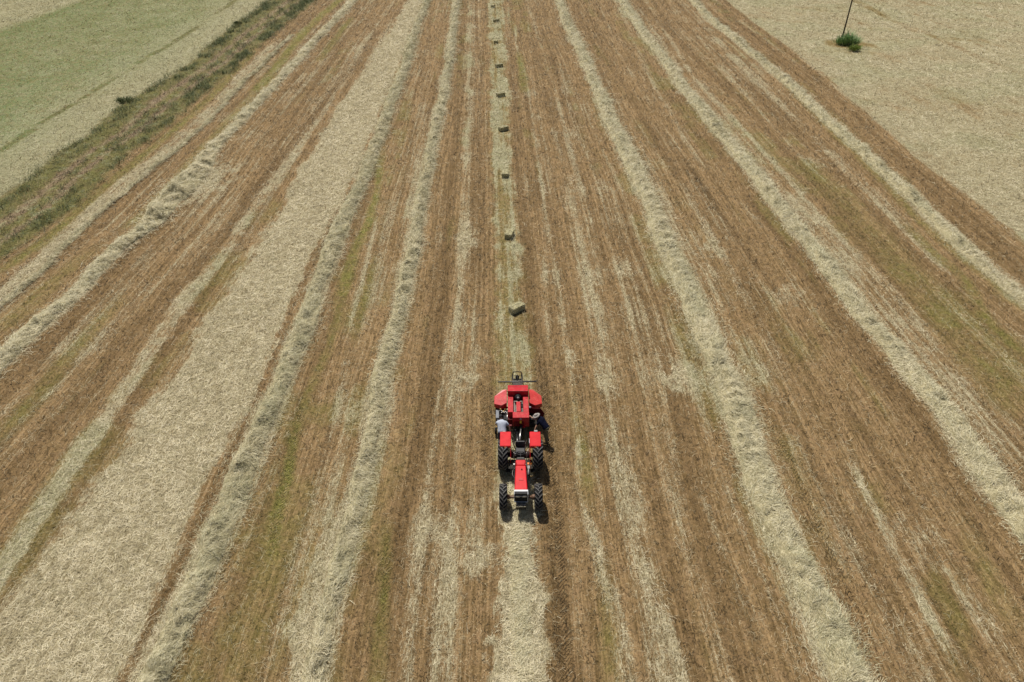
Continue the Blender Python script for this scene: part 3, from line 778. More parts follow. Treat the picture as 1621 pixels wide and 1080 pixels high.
# ------------------------------------------------------------------ tractor (forward is -Y)
def wheel(parent, x, y, R, W, rimR, nl, side):
    """thing > wheel (rim dish) > tyre, tyre_lugs"""
    k = MB()
    hw = W * .42
    k.lathe([(-hw, rimR + .01), (-hw + .03, rimR - .02), (-hw * .3 * side - .05, rimR * .8), (hw * .2 * side - .02, rimR * .55), (hw * .2 * side, .09), (hw * .2 * side + .07 * side, .085), (hw * .2 * side + .07 * side, .0)], 'X', 32)
    k.lathe([(-hw, rimR + .012), (hw, rimR + .012), (hw, rimR - .03), (-hw, rimR - .03), (-hw, rimR + .012)], 'X', 40)
    for i in range(8):
        a = i * math.pi / 4; k.lathe([(hw * .2 * side + .02 * side, .0), (hw * .2 * side + .02 * side, .016), (hw * .2 * side + .045 * side, .016), (hw * .2 * side + .045 * side, 0)], 'X', 6, c=(0, .15 * math.cos(a), .15 * math.sin(a)))
    w = k.done('wheel', GREYP, parent, (x, y, R))
    t = MB()
    h = W / 2
    t.lathe([(-h * .80, rimR), (-h * .98, rimR + (R - rimR) * .35), (-h, rimR + (R - rimR) * .62), (-h * .86, R - .065), (-h * .5, R - .045), (0, R - .04), (h * .5, R - .045), (h * .86, R - .065), (h, rimR + (R - rimR) * .62), (h * .98, rimR + (R - rimR) * .35), (h * .80, rimR)], 'X', 64)
    t.done('tyre', TYRE, w)
    b = MB()
    rs, rt = R - .060, R + .004
    for i in range(nl):
        for sd in (-1, 1):
            th0 = (i + (.5 if sd > 0 else 0)) * 2 * math.pi / nl
            # a lug runs from the middle of the tread back to the shoulder: v pointing as the wheel rolls
            n = 5; lw = .042 * R / .7
            prev = None; bb = b.bm
            for q in range(n):
                f = q / (n - 1)
                xx = sd * (-.02 + f * (h * 1.0 + .02)) if q else -sd * .015
                drop = 0 if f < .75 else (f - .75) * .16
                th = th0 - f * (.62 * W / R)
                ring = []
                for (rr, dw) in ((rs - drop - .02, lw * 1.3), (rt - drop, lw * .8), (rt - drop, -lw * .8), (rs - drop - .02, -lw * 1.3)):
                    tt = th + dw / R
                    # top of the wheel has the v opening to the rear
                    ring.append(bb.verts.new((xx, rr * math.cos(tt), rr * math.sin(tt))))
                if prev:
                    for j in range(3):
                        bb.faces.new((prev[j], prev[j + 1], ring[j + 1], ring[j]))
                else: bb.faces.new(ring)
                prev = ring
            bb.faces.new(prev[::-1])
    bmesh.ops.recalc_face_normals(b.bm, faces=b.bm.faces)
    b.done('tyre_tread', LUG, w)
    return w

def make_tractor(x, y):
    T = root('tractor', (x, y, 0))
    WB = 2.66
    tag(T, 'red open tractor with black tyres and long narrow bonnet, towing the baler', 'tractor')
    for sd in (-1, 1):
        wheel(T, sd * .885, 0, .76, .50, .37, 19, sd)
    for sd in (-1, 1):
        wheel(T, sd * .845, -WB, .63, .38, .32, 17, sd)
    # chassis
    k = MB(); k.box(-.17, .17, -.35, .45, .42, .86, .03); k.box(-.14, .14, -1.35, -.3, .48, .88, .02); k.box(-.20, .20, -2.45, -1.3, .52, 1.0, .03)
    k.box(-.11, .11, -3.05, -2.4, .5, .74, .02); k.tube([(-.65, 0, .76), (.65, 0, .76)], .12, 16)
    k.lathe([(-.5, .12), (-.47, .17), (-.2, .2), (.2, .2), (.47, .17), (.5, .12)], 'X', 20, c=(0, 0, .76))
    k.done('chassis', GREASE, T)
    k = MB(); k.tube([(-.66, -WB, .63), (-.3, -WB, .60), (.3, -WB, .60), (.66, -WB, .63)], .065, 12); k.box(-.18, .18, -WB - .12, -WB + .12, .45, .66, .03)
    for sd in (-1, 1):
        k.lathe([(-.10, .10), (0, .13), (.10, .10)], 'X', 16, c=(sd * .62, -WB, .63))
        k.tube([(sd * .55, -WB + .16, .52), (sd * .15, -WB + .17, .54)], .02, 8)
    k.done('front_axle', RUST, T)
    # bonnet, slightly wider to the front
    def tap(b):
        for v in b.verts:
            f = (-v.co.y - .98) / (2.86 - .98)
            v.co.x *= (.235 + .075 * f) / .31 * (1.0 if v.co.z > 1.1 else 1.02)
            if v.co.z > 1.1: v.co.z -= .07 * f
    k = MB(); k.box(-.31, .31, -2.86, -1.335, .92, 1.42, .045, taper=tap); k.done('bonnet', RED, T)
    k = MB(); k.box(-.31, .31, -1.325, -.98, .92, 1.42, .035, taper=tap); k.done('rear_cowl', RED, T)
    # decal stripe on both bonnet sides
    for sd in (-1, 1):
        k = MB(); k.prism([(-2.8, 1.14), (-1.5, 1.16), (-1.5, 1.22), (-2.8, 1.2)], sd * .292 if sd > 0 else sd * .312, sd * .312 if sd > 0 else sd * .292, 'X', bev=0); k.done('side_stripe', BLACKP, T)
    # nose
    k = MB(); k.prism([(-3.10, 1.0), (-3.10, 1.335), (-3.07, 1.345), (-2.865, 1.352), (-2.865, 1.0)], -.315, .315, 'X', bev=.006); k.box(-.30, .30, -3.08, -2.88, .72, 1.0, .02)
    g = k.done('grille', BLACKP, T)
    k = MB()
    zf = .88; fr = .022
    for i in range(9):
        z = .80 + i * .028
        k.box(-.27, .27, -3.115, -3.10, z, z + .010, 0)
    k.done('grille_bars', GREASE, g)
    k = MB()   # pale surround of the nose
    k.prism([(-2.965, 1.31), (-2.965, 1.362), (-2.862, 1.375), (-2.862, 1.33)], -.335, .335, 'X', bev=.006)
    k.box(-.335, -.312, -3.12, -2.965, 1.30, 1.356, .006); k.box(.312, .335, -3.12, -2.965, 1.30, 1.356, .006)
    for sd in (-1, 1): k.box(sd * .335 - (.03 if sd > 0 else 0), sd * .335 + (.03 if sd < 0 else 0), -3.135, -3.10, .80, 1.36, .008)
    k.box(-.335, .335, -3.135, -3.10, .78, .815, .008)
    k.done('grille_surround', WHITEP, T)
    for sd in (-1, 1):
        k = MB(); k.box(sd * .165 - .10, sd * .165 + .10, -3.128, -3.098, 1.13, 1.225, .012); k.done('headlight', LENS, T)
    k = MB(); k.lathe([(-3.126, .0), (-3.126, .030), (-3.105, .034)], 'Y', 16, c=(0, 0, 1.18)); k.done('badge', WHITEP, T)
    k = MB()
    for i in range(8):
        x0 = -.235 + i * .059; k.box(x0, x0 + .050, -3.34, -3.10, .50, .80, .012); k.box(x0 + .008, x0 + .042, -3.365, -3.33, .70, .80, .008)
    k.box(-.2, .2, -3.14, -3.05, .5, .7, .01)
    wts = k.done('front_weights', BLACKP, T)
    k = MB()
    for i in range(8):
        x0 = -.235 + i * .059; k.box(x0 + .012, x0 + .038, -3.375, -3.362, .72, .79, .004); k.box(x0 + .010, x0 + .040, -3.31, -3.18, .797, .806, .003)
    k.done('weight_edge', STEEL, wts)
    # engine, pipes
    k = MB(); k.box(-.22, .22, -2.5, -1.2, .86, 1.1, .03)
    for i in range(4): k.box(.2, .30, -2.3 + i * .27, -2.15 + i * .27, .88, 1.02, .015)
    k.tube([(.30, -2.35, .98), (.32, -1.9, .97), (.33, -1.45, .98), (.36, -1.15, 1.0)], .045, 12)
    k.lathe([(-1.62, .0), (-1.62, .075), (-1.25, .075), (-1.25, 0)], 'Y', 18, c=(.40, 0, 1.02))
    k.done('engine', GREASE, T)
    for q, (a, b_, c_) in enumerate(((.30, -1.5, .9), (.34, -1.9, .86), (-.30, -1.4, .92), (-.33, -1.7, .88), (-.28, -.7, 1.0), (.28, -.6, 1.02))):
        k = MB(); k.tube([(a, b_, c_), (a * 1.25, b_ + .2, c_ + .10), (a * 1.15, b_ + .5, c_ + .02), (a * .8, b_ + .75, c_ - .05)], .014, 6); k.done('hose', GREYP if q % 3 == 0 else BLACKP, T)
    k = MB(); k.tube([(.37, -1.7, 1.12), (.38, -1.45, 1.16), (.39, -1.2, 1.15), (.36, -1.0, 1.12)], .035, 12); k.box(.33, .46, -1.34, -1.14, .98, 1.18, .02); k.done('air_cleaner', GREYP, T)
    k = MB(); k.box(.33, .43, -1.08, -.94, 1.06, 1.2, .02); k.tube([(.5, -1.0, .8), (.52, -.92, 1.12)], .016, 8); k.done('oil_canister', ORANGE, T)
    # dashboard and wheel
    k = MB(); k.prism([(-.98, 1.0), (-.98, 1.42), (-.80, 1.36), (-.70, 1.22), (-.72, 1.0)], -.22, .22, 'X', bev=.02); d = k.done('dashboard', GREASE, T)
    k = MB(); k.box(-.17, .17, -.885, -.72, 1.335, 1.345, .003, M=Rot('X', -.5, (0, -.8, 1.34))); 
    for i in range(3): k.box(-.14 + i * .1, -.06 + i * .1, -.83, -.76, 1.352, 1.358, .002, M=Rot('X', -.5, (0, -.8, 1.34)))
    k.done('gauges', GREYP, d)
    k = MB(); pts = []
    for i in range(25):
        a = i * 2 * math.pi / 24; pts.append((.215 * math.cos(a), -.56 + .20 * math.sin(a), 1.46 - .09 * math.sin(a)))
    k.tube(pts, .016, 8)
    for a in (.5, 2.6, 4.7): k.tube([(0, -.56, 1.43), (.2 * math.cos(a), -.56 + .19 * math.sin(a), 1.46 - .09 * math.sin(a))], .010, 6)
    k.tube([(0, -.78, 1.2), (0, -.56, 1.43)], .028, 10); k.done('steering_wheel', SEATM, T)
    # platform, steps, pedals, levers
    for sd in (-1, 1):
        k = MB()
        k.box(sd * .40 - .2, sd * .40 + .2, -.95, -.32, .72, .745, .006)
        k.box(sd * .62 - .10, sd * .62 + .10, -.86, -.60, .40, .42, .006); k.tube([(sd * .55, -.72, .74), (sd * .62, -.72, .42)], .018, 8)
        k.done('footplate', DARKI, T)
    for (a, b_, c_) in ((-.32, -.8, .92), (.24, -.82, .90), (.36, -.80, .90)):
        k = MB(); k.box(a - .04, a + .04, b_ - .05, b_ + .02, c_, c_ + .02, .005); k.tube([(a, b_, c_), (a, b_ - .1, .75)], .012, 6)
        k.done('pedal', STEEL, T)
    for (a, b_, h_) in ((-.28, -.30, 1.18), (-.33, -.18, 1.1), (.30, -.28, 1.2), (.35, -.12, 1.22), (.38, .0, 1.15), (-.08, -.62, 1.12)):
        k = MB(); k.tube([(a, b_, .75), (a + .01, b_ - .05, h_)], .010, 6); k.lathe([(h_ - .02, 0), (h_, .022), (h_ + .03, .022), (h_ + .045, 0)], 'Z', 10, c=(a + .01, b_ - .05, 0)); k.done('lever', STEEL, T)
    # seat
    k = MB(); k.box(-.24, .24, -.18, .25, 1.0, 1.10, .045); s = k.done('seat', SEATM, T)
    k = MB(); k.box(-.24, .24, .22, .33, 1.08, 1.42, .04, M=Rot('X', -.18, (0, .26, 1.1))); k.done('backrest', SEATM, s)
    k = MB(); k.box(-.15, .15, -.1, .25, .86, 1.0, .02); k.tube([(-.23, .40, 1.18), (.23, .40, 1.18)], .014, 8); k.tube([(-.23, .40, 1.18), (-.23, .30, 1.0)], .014, 8); k.tube([(.23, .40, 1.18), (.23, .30, 1.0)], .014, 8); k.done('seat_bracket', GREYP, s)
    # fenders: flat top, inner cheek, sloping front
    for sd in (-1, 1):
        k = MB()
        xi, xo = sd * .49, sd * 1.03
        x0, x1 = min(xi, xo), max(xi, xo)
        k.box(x0, x1, -.14, .86, 1.515, 1.55, .014)
        k.box(x0 + .004, x1 - .004, -.165, -.13, 1.40, 1.54, .012)
        k.box(x0 + .004, x1 - .004, .845, .875, 1.33, 1.54, .012)
        xa = xi - .012 if sd > 0 else xi - .012
        k.prism([(-.62, .80), (-.55, 1.06), (-.14, 1.52), (.86, 1.52), (.86, 1.0), (.6, .62), (-.2, .55)], xa, xa + .024, 'X', bev=.005)
        f = k.done('fender', RED, T)
        k = MB(); k.box(sd * .76 - .05, sd * .76 + .05, -.20, -.163, 1.44, 1.50, .01); k.done('marker_lamp', ORANGE, f)
        k = MB(); k.box(sd * .80 - .09, sd * .80 + .09, .84, .97, 1.49, 1.575, .02) if sd > 0 else k.box(sd * .80 - .11, sd * .80 + .05, .86, .95, 1.46, 1.54, .02); k.done('work_lamp', GREYP, f)
    k = MB(); k.box(.445, .470, .12, .46, 1.26, 1.47, .01); k.done('white_plate', WHITEP, T)
    for sd in (-1, 1):
        k = MB(); k.tube([(sd * .20, -1.30, 1.43), (sd * .20, -1.24, 1.445), (sd * .20, -1.18, 1.43)], .008, 6); k.done('hood_latch', BLACKP, T)
    k = MB(); k.lathe([(1.40, .035), (1.435, .035), (1.445, .028), (1.445, 0)], 'Z', 14, c=(.05, -1.62, 0)); k.done('filler_cap', BLACKP, T)
    k = MB(); k.box(-.10, .12, -2.3, -2.16, 1.365, 1.385, .004); k.done('vent_panel', RED_B, T)
    # linkage and hitch
    k = MB()
    for sd in (-1, 1):
        k.tube([(sd * .20, .35, .62), (sd * .36, 1.05, .55)], .026, 8); k.tube([(sd * .22, .32, 1.10), (sd * .34, .78, 1.02)], .028, 8); k.tube([(sd * .34, .78, 1.02), (sd * .32, .82, .58)], .018, 8)
    k.tube([(.0, .40, 1.0), (.0, .88, .92)], .028, 8); k.box(-.05, .05, .3, 1.15, .40, .44, .01)
    k.box(-.12, .12, .38, .52, .86, 1.06, .02); k.done('hitch_arms', GREASE, T)
    k = MB()
    for i, (a, b_) in enumerate(((-.10, .62), (-.04, .66), (.03, .63))):
        k.lathe([(-.03, 0), (-.03, .028), (.05, .028), (.05, 0)], 'Y', 10, c=(a, b_, 1.04))
    k.tube([(-.14, .56, 1.12), (-.16, .75, 1.15), (-.15, 1.0, 1.0)], .012, 6); k.box(-.13, .08, .55, .60, .98, 1.10, .01)
    k.done('hydraulic_couplers', STEEL, T)
    return T
TX, TY = .425, 24.66
make_tractor(TX, TY)

# ------------------------------------------------------------------ baler (forward is -Y; origin under its twin wheels)
def make_baler(x, y, rz):
    B = root('hay_baler', (x, y, 0), rz)
    tag(B, 'red square baler with wing covers and open side door, hitched behind the tractor', 'baler')
    # local frame: y=0 at world 28.0
    k = MB(); k.box(-.24, .24, -1.1, 2.2, .55, .98, .02)
    for sd in (-1, 1): k.box(sd * .24 - .02, sd * .24 + .02, -1.1, 2.6, .98, 1.02, .006)
    k.box(-.3, .3, -1.3, -1.0, .6, 1.2, .02)
    k.done('bale_chamber', GREASE, B)
    # rear tall hood
    k = MB(); k.prism([(-.57, .52), (.57, .52), (.56, 1.12), (-.56, 1.12)], 1.0, 1.72, 'Z', bev=.02, tops=[1.74, 1.74, 1.66, 1.66]); k.done('rear_hood', RED_B, B)
    # side rails and floor between
    for sd in (-1, 1):
        x0, x1 = (-.56, -.27) if sd < 0 else (.27, .56)
        k = MB(); k.box(x0, x1, -.83, .51, .92, 1.42, .016); r = k.done('side_rail', RED_B, B)
        k = MB(); k.lathe([(1.42, .022), (1.432, .018), (1.434, 0)], 'Z', 10, c=((x0 + x1) / 2 + .02, .25, 0)); k.done('bolt', BLACKP, r)
    k = MB(); k.box(-.268, .268, -.81, .26, .9, 1.10, .01); k.box(-.265, -.17, -.80, .2, 1.10, 1.22, .01); k.box(.17, .265, -.80, .2, 1.10, 1.22, .01); k.box(-.25, .25, .17, .24, 1.12, 1.27, .01)
    k.done('deck_frame', simple_mat("dusty_grey_frame", (.20, .18, .16), .7, var=.25, scale=9, dirt=DUST, dirt_amt=.5), B)
    k = MB(); k.box(-.10, .13, -.66, .15, 1.08, 1.30, .015); k.done('plunger_cover', RED_B, B)
    k = MB(); k.box(.14, .25, -.27, -.15, 1.2, 1.30, .02); k.box(.14, .25, -.10, .0, 1.2, 1.30, .02); k.tube([(.2, -.6, 1.24), (.2, .1, 1.24)], .018, 8); k.done('knotter_parts', BLACKP, B)
    # flywheel in front of rear hood
    k = MB(); k.lathe([(-.05, 0), (-.05, .08), (-.02, .09), (-.02, .17), (.06, .195), (.10, .195), (.10, .165), (.03, .15), (.03, 0)], 'Y', 32, M=Matrix.Translation((0, .34, 1.40)) @ Matrix.Rotation(-.5, 4, 'X'))
    f = k.done('flywheel', BLACKP, B)
    k = MB(); k.lathe([(-.10, 0), (-.10, .05), (-.04, .075), (-.04, 0)], 'Y', 20, M=Matrix.Translation((0, .34, 1.40)) @ Matrix.Rotation(-.5, 4, 'X')); k.done('flywheel_hub', GREYP, f)
    # front hood (sits to the right), with face
    k = MB(); k.box(-.31, .565, -1.30, -.842, .78, 1.44, .02); fh = k.done('front_hood', RED_B, B)
    k = MB(); k.box(.06, .16, -1.306, -1.298, 1.02, 1.22, .002); k.done('warning_sticker', YELLOW, fh)
    k = MB(); k.lathe([(-1.31, 0), (-1.31, .045), (-1.30, .05)], 'Y', 20, c=(.11, 0, 1.33)); k.box(.055, .165, -1.313, -1.308, 1.315, 1.345, .001); k.done('badge', WHITEP, fh)
    k = MB(); k.box(.06, .36, -1.40, -1.30, .80, .83, .008); k.done('front_step', RED_B, B)
    k = MB(); k.box(-.55, -.33, -1.02, -.84, .65, 1.05, .015); k.box(-.50, -.36, -1.25, -1.02, .5, .80, .015); k.done('side_housing', simple_mat("shaded_recess_red", (.12, .010, .012), .6, spec=.3, dirt=(.05, .03, .02)), B)  # shade of the recess beside the hood painted in as very dark red
    # wing covers: folded sheet, pointed plan
    def wing(sd):
        pl = [(.62, .05), (.62, 1.14), (.85, 1.12), (1.30, .72), (1.31, .12), (.92, -.10)]
        tops = [1.30, 1.34, 1.32, 1.20, 1.17, 1.24]
        if sd < 0: pl = [(-a, b_) for a, b_ in pl]
        k = MB(); k.prism(pl, .93, 1.2, 'Z', bev=.014, tops=tops); w = k.done('wing_cover', RED_B if sd < 0 else RED_F, B)
        k = MB(); k.box(sd * 1.0 - .03, sd * 1.0 + .03, .0, .03, .88, .95, .005); k.done('latch', GREYP, w)
        return w
    wl = wing(-1); wing(1)
    # twine boxes / machinery under the wings
    for sd in (-1, 1):
        k = MB(); k.box(sd * .93 - .30, sd * .93 + .30, .12, .95, .50, .925, .02); k.tube([(sd * .3, .35, .72), (sd * 1.25, .35, .6)], .05, 12)
        k.box(sd * .68 - .12, sd * .68 + .12, -.75, .05, .6, .8, .02); k.done('twine_box', BLACKP, B)
    guide_m = simple_mat("yellow_worn_paint", (.66, .46, .14), .5)
    for (a, b_, c_, r_) in ((-.95, -.12, 1.0, .05), (-.80, -.22, .92, .045), (-.72, -.10, .98, .05)):
        k = MB(); k.lathe([(c_ - .05, 0), (c_ - .05, r_), (c_ + .03, r_), (c_ + .05, 0)], 'Z', 14, c=(a, b_, 0)); k.done('twine_guide', guide_m, B)
    k = MB(); k.tube([(-.62, -.15, .9), (-.9, -.2, .95), (-1.1, -.1, .88)], .02, 8)
    for i in range(5): k.lathe([(.88, 0), (.88, .035), (.95, .035), (.95, 0)], 'Z', 12, c=(-.62 - .07 * i, -.32 + .06 * (i % 2), 0))
    k.tube([(-.60, -.85, .86), (-.60, -.2, .92)], .022, 8); k.done('knotter_rods', STEEL, B)
    # opened side door standing out from the right side, its inner face towards the front
    k = MB(); M = Matrix.Translation((.57, -.24, 0)) @ Matrix.Rotation(math.radians(-4), 4, 'Z')
    k.prism([(0, 1.20), (.66, 1.15), (.86, .84), (.82, .56), (.64, .36), (.03, .36)], -.012, .012, 'Y', bev=.004, M=M)
    for q in ((.10, 1.12, .62, 1.08), (.10, .44, .62, .44)): k.tube([(M @ Vector((q[0], -.02, q[1]))), (M @ Vector((q[2], -.02, q[3])))], .012, 6)
    d = k.done('side_door', simple_mat("shaded_red_door", (.10, .006, .009), .7, spec=.15, dirt=(.04, .012, .012)), B)  # shade on the door's inner face is put into its darker red
    k = MB(); k.tube([(.55, -.22, 1.26), (.70, -.24, 1.25)], .02, 8); k.box(.56, .68, -.28, -.20, 1.20, 1.235, .008); k.done('hinge', WHITEP, d)
    # wheels
    for sd, xx in ((-1, -1.12), (1, 1.12)):
        w = MB(); w.lathe([(-.09, .22), (-.06, .2), (0, .14), (.02, .06), (.06, .05), (.06, 0)], 'X', 24); w.lathe([(-.1, .23), (.1, .23), (.1, .2), (-.1, .2)], 'X', 24)
        wo = w.done('wheel', GREYP, B, (xx, .62, .36))
        t = MB(); t.lathe([(-.11, .20), (-.135, .27), (-.12, .335), (-.06, .355), (0, .36), (.06, .355), (.12, .335), (.135, .27), (.11, .20)], 'X', 40)
        for i in range(5): t.lathe([(-.1 + i * .045, .352), (-.09 + i * .045, .366), (-.075 + i * .045, .366), (-.065 + i * .045, .352)], 'X', 40)
        t.done('tyre', TYRE, wo)
    # pickup under the front
    k = MB(); k.lathe([(-.92, .12), (-.92, .17), (.92, .17), (.92, .12)], 'X', 20, c=(0, -.62, .32))
    for i in range(23):
        xx = -.88 + i * .08
        for j in range(5):
            a = j * 1.2566 + i * .35; k.tube([(xx, -.62 + .16 * math.cos(a), .32 + .16 * math.sin(a)), (xx, -.62 + .29 * math.cos(a + .25), .32 + .29 * math.sin(a + .25))], .006, 5)
    k.box(-.98, -.94, -.95, -.2, .2, .62, .01); k.box(.94, .98, -.95, -.2, .2, .62, .01); k.box(-.95, .95, -.22, -.12, .5, .75, .01)
    k.done('pickup', GREASE, B)
    k = MB(); k.lathe([(-.06, .06), (-.06, .19), (.06, .19), (.06, .06)], 'X', 24, c=(-1.22, -.98, .19)); k.tube([(-1.22, -.98, .19), (-1.0, -.6, .45)], .025, 8); gw = k.done('gauge_wheel', TYRE, B)
    k = MB(); k.lathe([(-.065, 0), (-.065, .07), (.065, .07), (.065, 0)], 'X', 16, c=(-1.22, -.98, .19)); k.done('hub', GREYP, gw)
    k = MB(); k.box(-1.22, -1.04, -.70, -.04, .35, .88, .02); k.tube([(-1.1, -.7, .8), (-1.1, -.9, .5)], .03, 8); k.done('side_guard', simple_mat("blue_grey_guard", (.13, .15, .18), .5, dirt=DUST), B)
    # drawbar, driveshaft
    k = MB(); k.prism([(-.30, -1.1), (.30, -1.1), (.09, -2.15), (.05, -2.32), (-.05, -2.32), (-.09, -2.15)], .42, .56, 'Z', bev=.01); k.box(-.06, .06, -2.42, -2.1, .40, .60, .01)
    k.tube([(-.18, -1.7, .56), (-.18, -1.7, .95)], .03, 10); k.tube([(-.18, -1.7, .95), (-.26, -1.7, .97)], .012, 6); k.done('drawbar', BLACKP, B)
    k = MB(); k.tube([(.14, -1.36, .86), (.02, -2.42, .74)], .036, 14); s = k.done('drive_shaft', STEEL, B)
    k = MB(); k.lathe([(-.09, .045), (-.09, .075), (.05, .075), (.09, .045)], 'Y', 16, c=(.14, -1.38, .86)); k.done('shaft_guard', BLACKP, s); k = MB(); k.lathe([(-.09, .045), (-.05, .07), (.09, .07), (.09, .045)], 'Y', 16, c=(.02, -2.40, .74)); k.done('shaft_guard', BLACKP, s)
    k = MB()
    for i in range(3): k.tube([(-.10 + i * .04, -1.3, .82), (-.13 + i * .05, -1.7, .70), (-.11 + i * .04, -2.0, .82), (-.08 + i * .04, -2.45, .98)], .012, 6)
    k.done('hoses', BLACKP, B)
    # rear: chute, tension frame, cross bar
    k = MB(); k.tube([(-1.12, 2.22, .98), (1.10, 2.24, .98)], .045, 12); k.box(-.32, .32, 2.14, 2.32, .90, .96, .01); k.done('rear_cross_bar', simple_mat('dark_grey_bar', (.07, .072, .07), .5, dirt=DUST, dirt_amt=.2), B)
    k = MB()
    for sd in (-1, 1): k.box(sd * .30 - .018, sd * .30 + .018, 1.1, 3.0, .84, .90, .006); k.tube([(sd * .27, 2.95, .55), (sd * .27, 2.95, 1.02)], .022, 8)
    pts = [(.27 * math.cos(a), 2.95, 1.02 + .12 * math.sin(a)) for a in [i * math.pi / 10 for i in range(11)]]
    k.tube(pts, .022, 8); k.box(-.28, .28, 2.55, 2.62, .84, .9, .008); k.done('chute_frame', BLACKP, B)
    k = MB(); k.tube([(0, 2.3, 1.0), (0, 2.7, 1.08)], .035, 10); k.lathe([(2.62, 0), (2.62, .11), (2.70, .11), (2.70, 0)], 'Y', 20, c=(0, 0, .98)); k.done('tension_spring', BLACKP, B)
    k = MB(); k.box(-.23, .23, 2.0, 3.0, .50, .54, .01)
    for sd in (-1, 1): k.tube([(sd * .25, 2.9, .56), (sd * .25, 3.9, .38)], .014, 6)
    k.tube([(-.25, 3.9, .38), (.25, 3.9, .38)], .014, 6); k.tube([(-.25, 3.4, .47), (.25, 3.4, .47)], .014, 6); k.done('bale_chute', GREASE, B)
    return B
make_baler(.335, 28.0, math.radians(0.6))

# ------------------------------------------------------------------ bales
def hay_face_mat(name, a, b_, c_):
    m, nt, b = new_mat(name); N = NT(nt)
    pos = N.n('ShaderNodeTexCoord').outputs['Object']
    f = N.math('MAXIMUM', N.noise(N.mapping(pos, .4, (30, 9, 30)), 1, 4, .7, 1.2), N.noise(N.mapping(pos, -.7, (9, 30, 30)), 1, 4, .7, 1.2))
    c = N.mix(N.ss(f, .45, .72), col(*a), col(*b_))
    c = N.mix(N.math('MULTIPLY', N.ss(N.noise(pos, 5, 3), .5, .7), .5), c, col(*c_))
    N.link(c, b.inputs['Base Color']); b.inputs['Roughness'].default_value = .95; b.inputs['Specular IOR Level'].default_value = .1
    bp = N.n('ShaderNodeBump'); bp.inputs['Distance'].default_value = .06; N.link(f, bp.inputs['Height']); N.link(bp.outputs[0], b.inputs['Normal'])
    return m
BALE = hay_face_mat("pressed_hay", (.32, .29, .14), (.78, .72, .47), (.52, .50, .27))
def make_bale(seed=0):
    R = root('hay_bale', (0, 0, 0))
    r = np.random.default_rng(seed)
    L, W, H = 1.08, .56, .44
    b = bmesh.new()
    nx, ny, nz = 22, 10, 8
    bmesh.ops.create_cube(b, size=1)
    for v in b.verts: v.co = Vector((v.co.x * L, v.co.y * W, (v.co.z + .5) * H))
    bmesh.ops.bevel(b, geom=b.edges[:], offset=.035, segments=2, affect='EDGES')
    bmesh.ops.subdivide_edges(b, edges=b.edges[:], cuts=5, use_grid_fill=True)
    for v in b.verts:
        n = Vector((v.co.x / L, v.co.y / W, (v.co.z - H / 2) / H))
        x = v.co.x
        flake = -.014 * (abs(math.sin(x * 26)) < .28)
        # the two strings press grooves along the bale
        gr = -.040 * (math.exp(-((v.co.y - .12) / .03) ** 2) + math.exp(-((v.co.y + .12) / .03) ** 2))
        bulge = .02 * (1 - (2 * v.co.x / L) ** 2)
        d = flake + bulge + float(r.normal(0, .009))
        v.co.x += n.x * 2 * float(r.normal(0, .008)) + (gr * (1 if v.co.x > 0 else -1) if abs(v.co.x) > L * .47 else 0)
        v.co.y += (1 if n.y > 0 else -1) * d * (abs(n.y) > .4)
        if abs(n.z) > .4: v.co.z += (1 if n.z > 0 else -.3) * (d + gr)
    me = bpy.data.meshes.new('pressed_hay'); b.to_mesh(me); b.free(); me.materials.append(BALE)
    o = bpy.data.objects.new('pressed_hay', me); o.parent = R; link(o)
    # stray stalks
    n = 900
    face = r.random(n)
    x = r.uniform(-.5, .5, n) * L; y = r.uniform(-.5, .5, n) * W; z = np.where(face < .55, H + .01, r.uniform(.03, H, n))
    side = face >= .55
    y = np.where(side & (face < .8), np.sign(y) * W * .52, y); x = np.where(side & (face >= .8), np.sign(x) * L * .51, x)
    V, Q, A = strands(x, y, z, r.uniform(0, 6.28, n), r.uniform(.05, .16, n), r.uniform(.006, .012, n), np.clip(r.beta(2, 2, n), 0, 1), r.uniform(0, .5, n), lift=.01, tilt=r.normal(0, .15, n), r=r)
    s = mesh_np('loose_stalks', V, Q, MAT_HAY, A, parent=R); s['kind'] = 'stuff'
    for yy in (-.12, .12):
        k = MB(); h = H + .012; l = L / 2 + .012
        k.tube([(-l, yy, .02), (-l, yy, h - .02), (-l + .03, yy, h), (0, yy, h + .016), (l - .03, yy, h), (l, yy, h - .02), (l, yy, .02)], .011, 6); k.done('twine', TWINE, R)
    return R
def copy_tree(o, parent=None):
    c = o.copy(); link(c); c.parent = parent
    for ch in list(o.children): copy_tree(ch, c)
    return c
BALES = [  # survey point of the bale's middle on the ground, heading, label
    (818, 490, 40, 'slanted hay bale nearest behind the baler'),
    (806.5, 374, 76, 'second hay bale behind the baler, end on to it'),
    (799.5, 278, 88, 'third hay bale behind the baler, square to the row'),
    (797, 207, 35, 'fourth hay bale behind the baler, turned cornerwise'),
    (792.5, 153.5, 33, 'fifth hay bale behind the baler, turned cornerwise'),
    (790, 106, 30, 'sixth hay bale behind the baler, lying slightly askew'),
    (785, 68, 84, 'seventh hay bale counted back from the baler'),
    (785.5, 35, 25, 'eighth hay bale back, last but one of the line'),
    (780.5, 13, 80, 'farthest hay bale of the line, at the top edge of the field'),
]
first = make_bale(5)
for i, (px, py, a, lab) in enumerate(BALES):
    o = first if i == 0 else copy_tree(first)
    gx, gy = G(px, py)
    gz = float(ground_z(np.array([gx]), np.array([gy]))[0])
    o.location = (gx, gy, gz + .01); o.rotation_euler = (0, 0, math.radians(a))
    tag(o, lab, 'hay bale', 'square bales dropped in a line behind the baler')

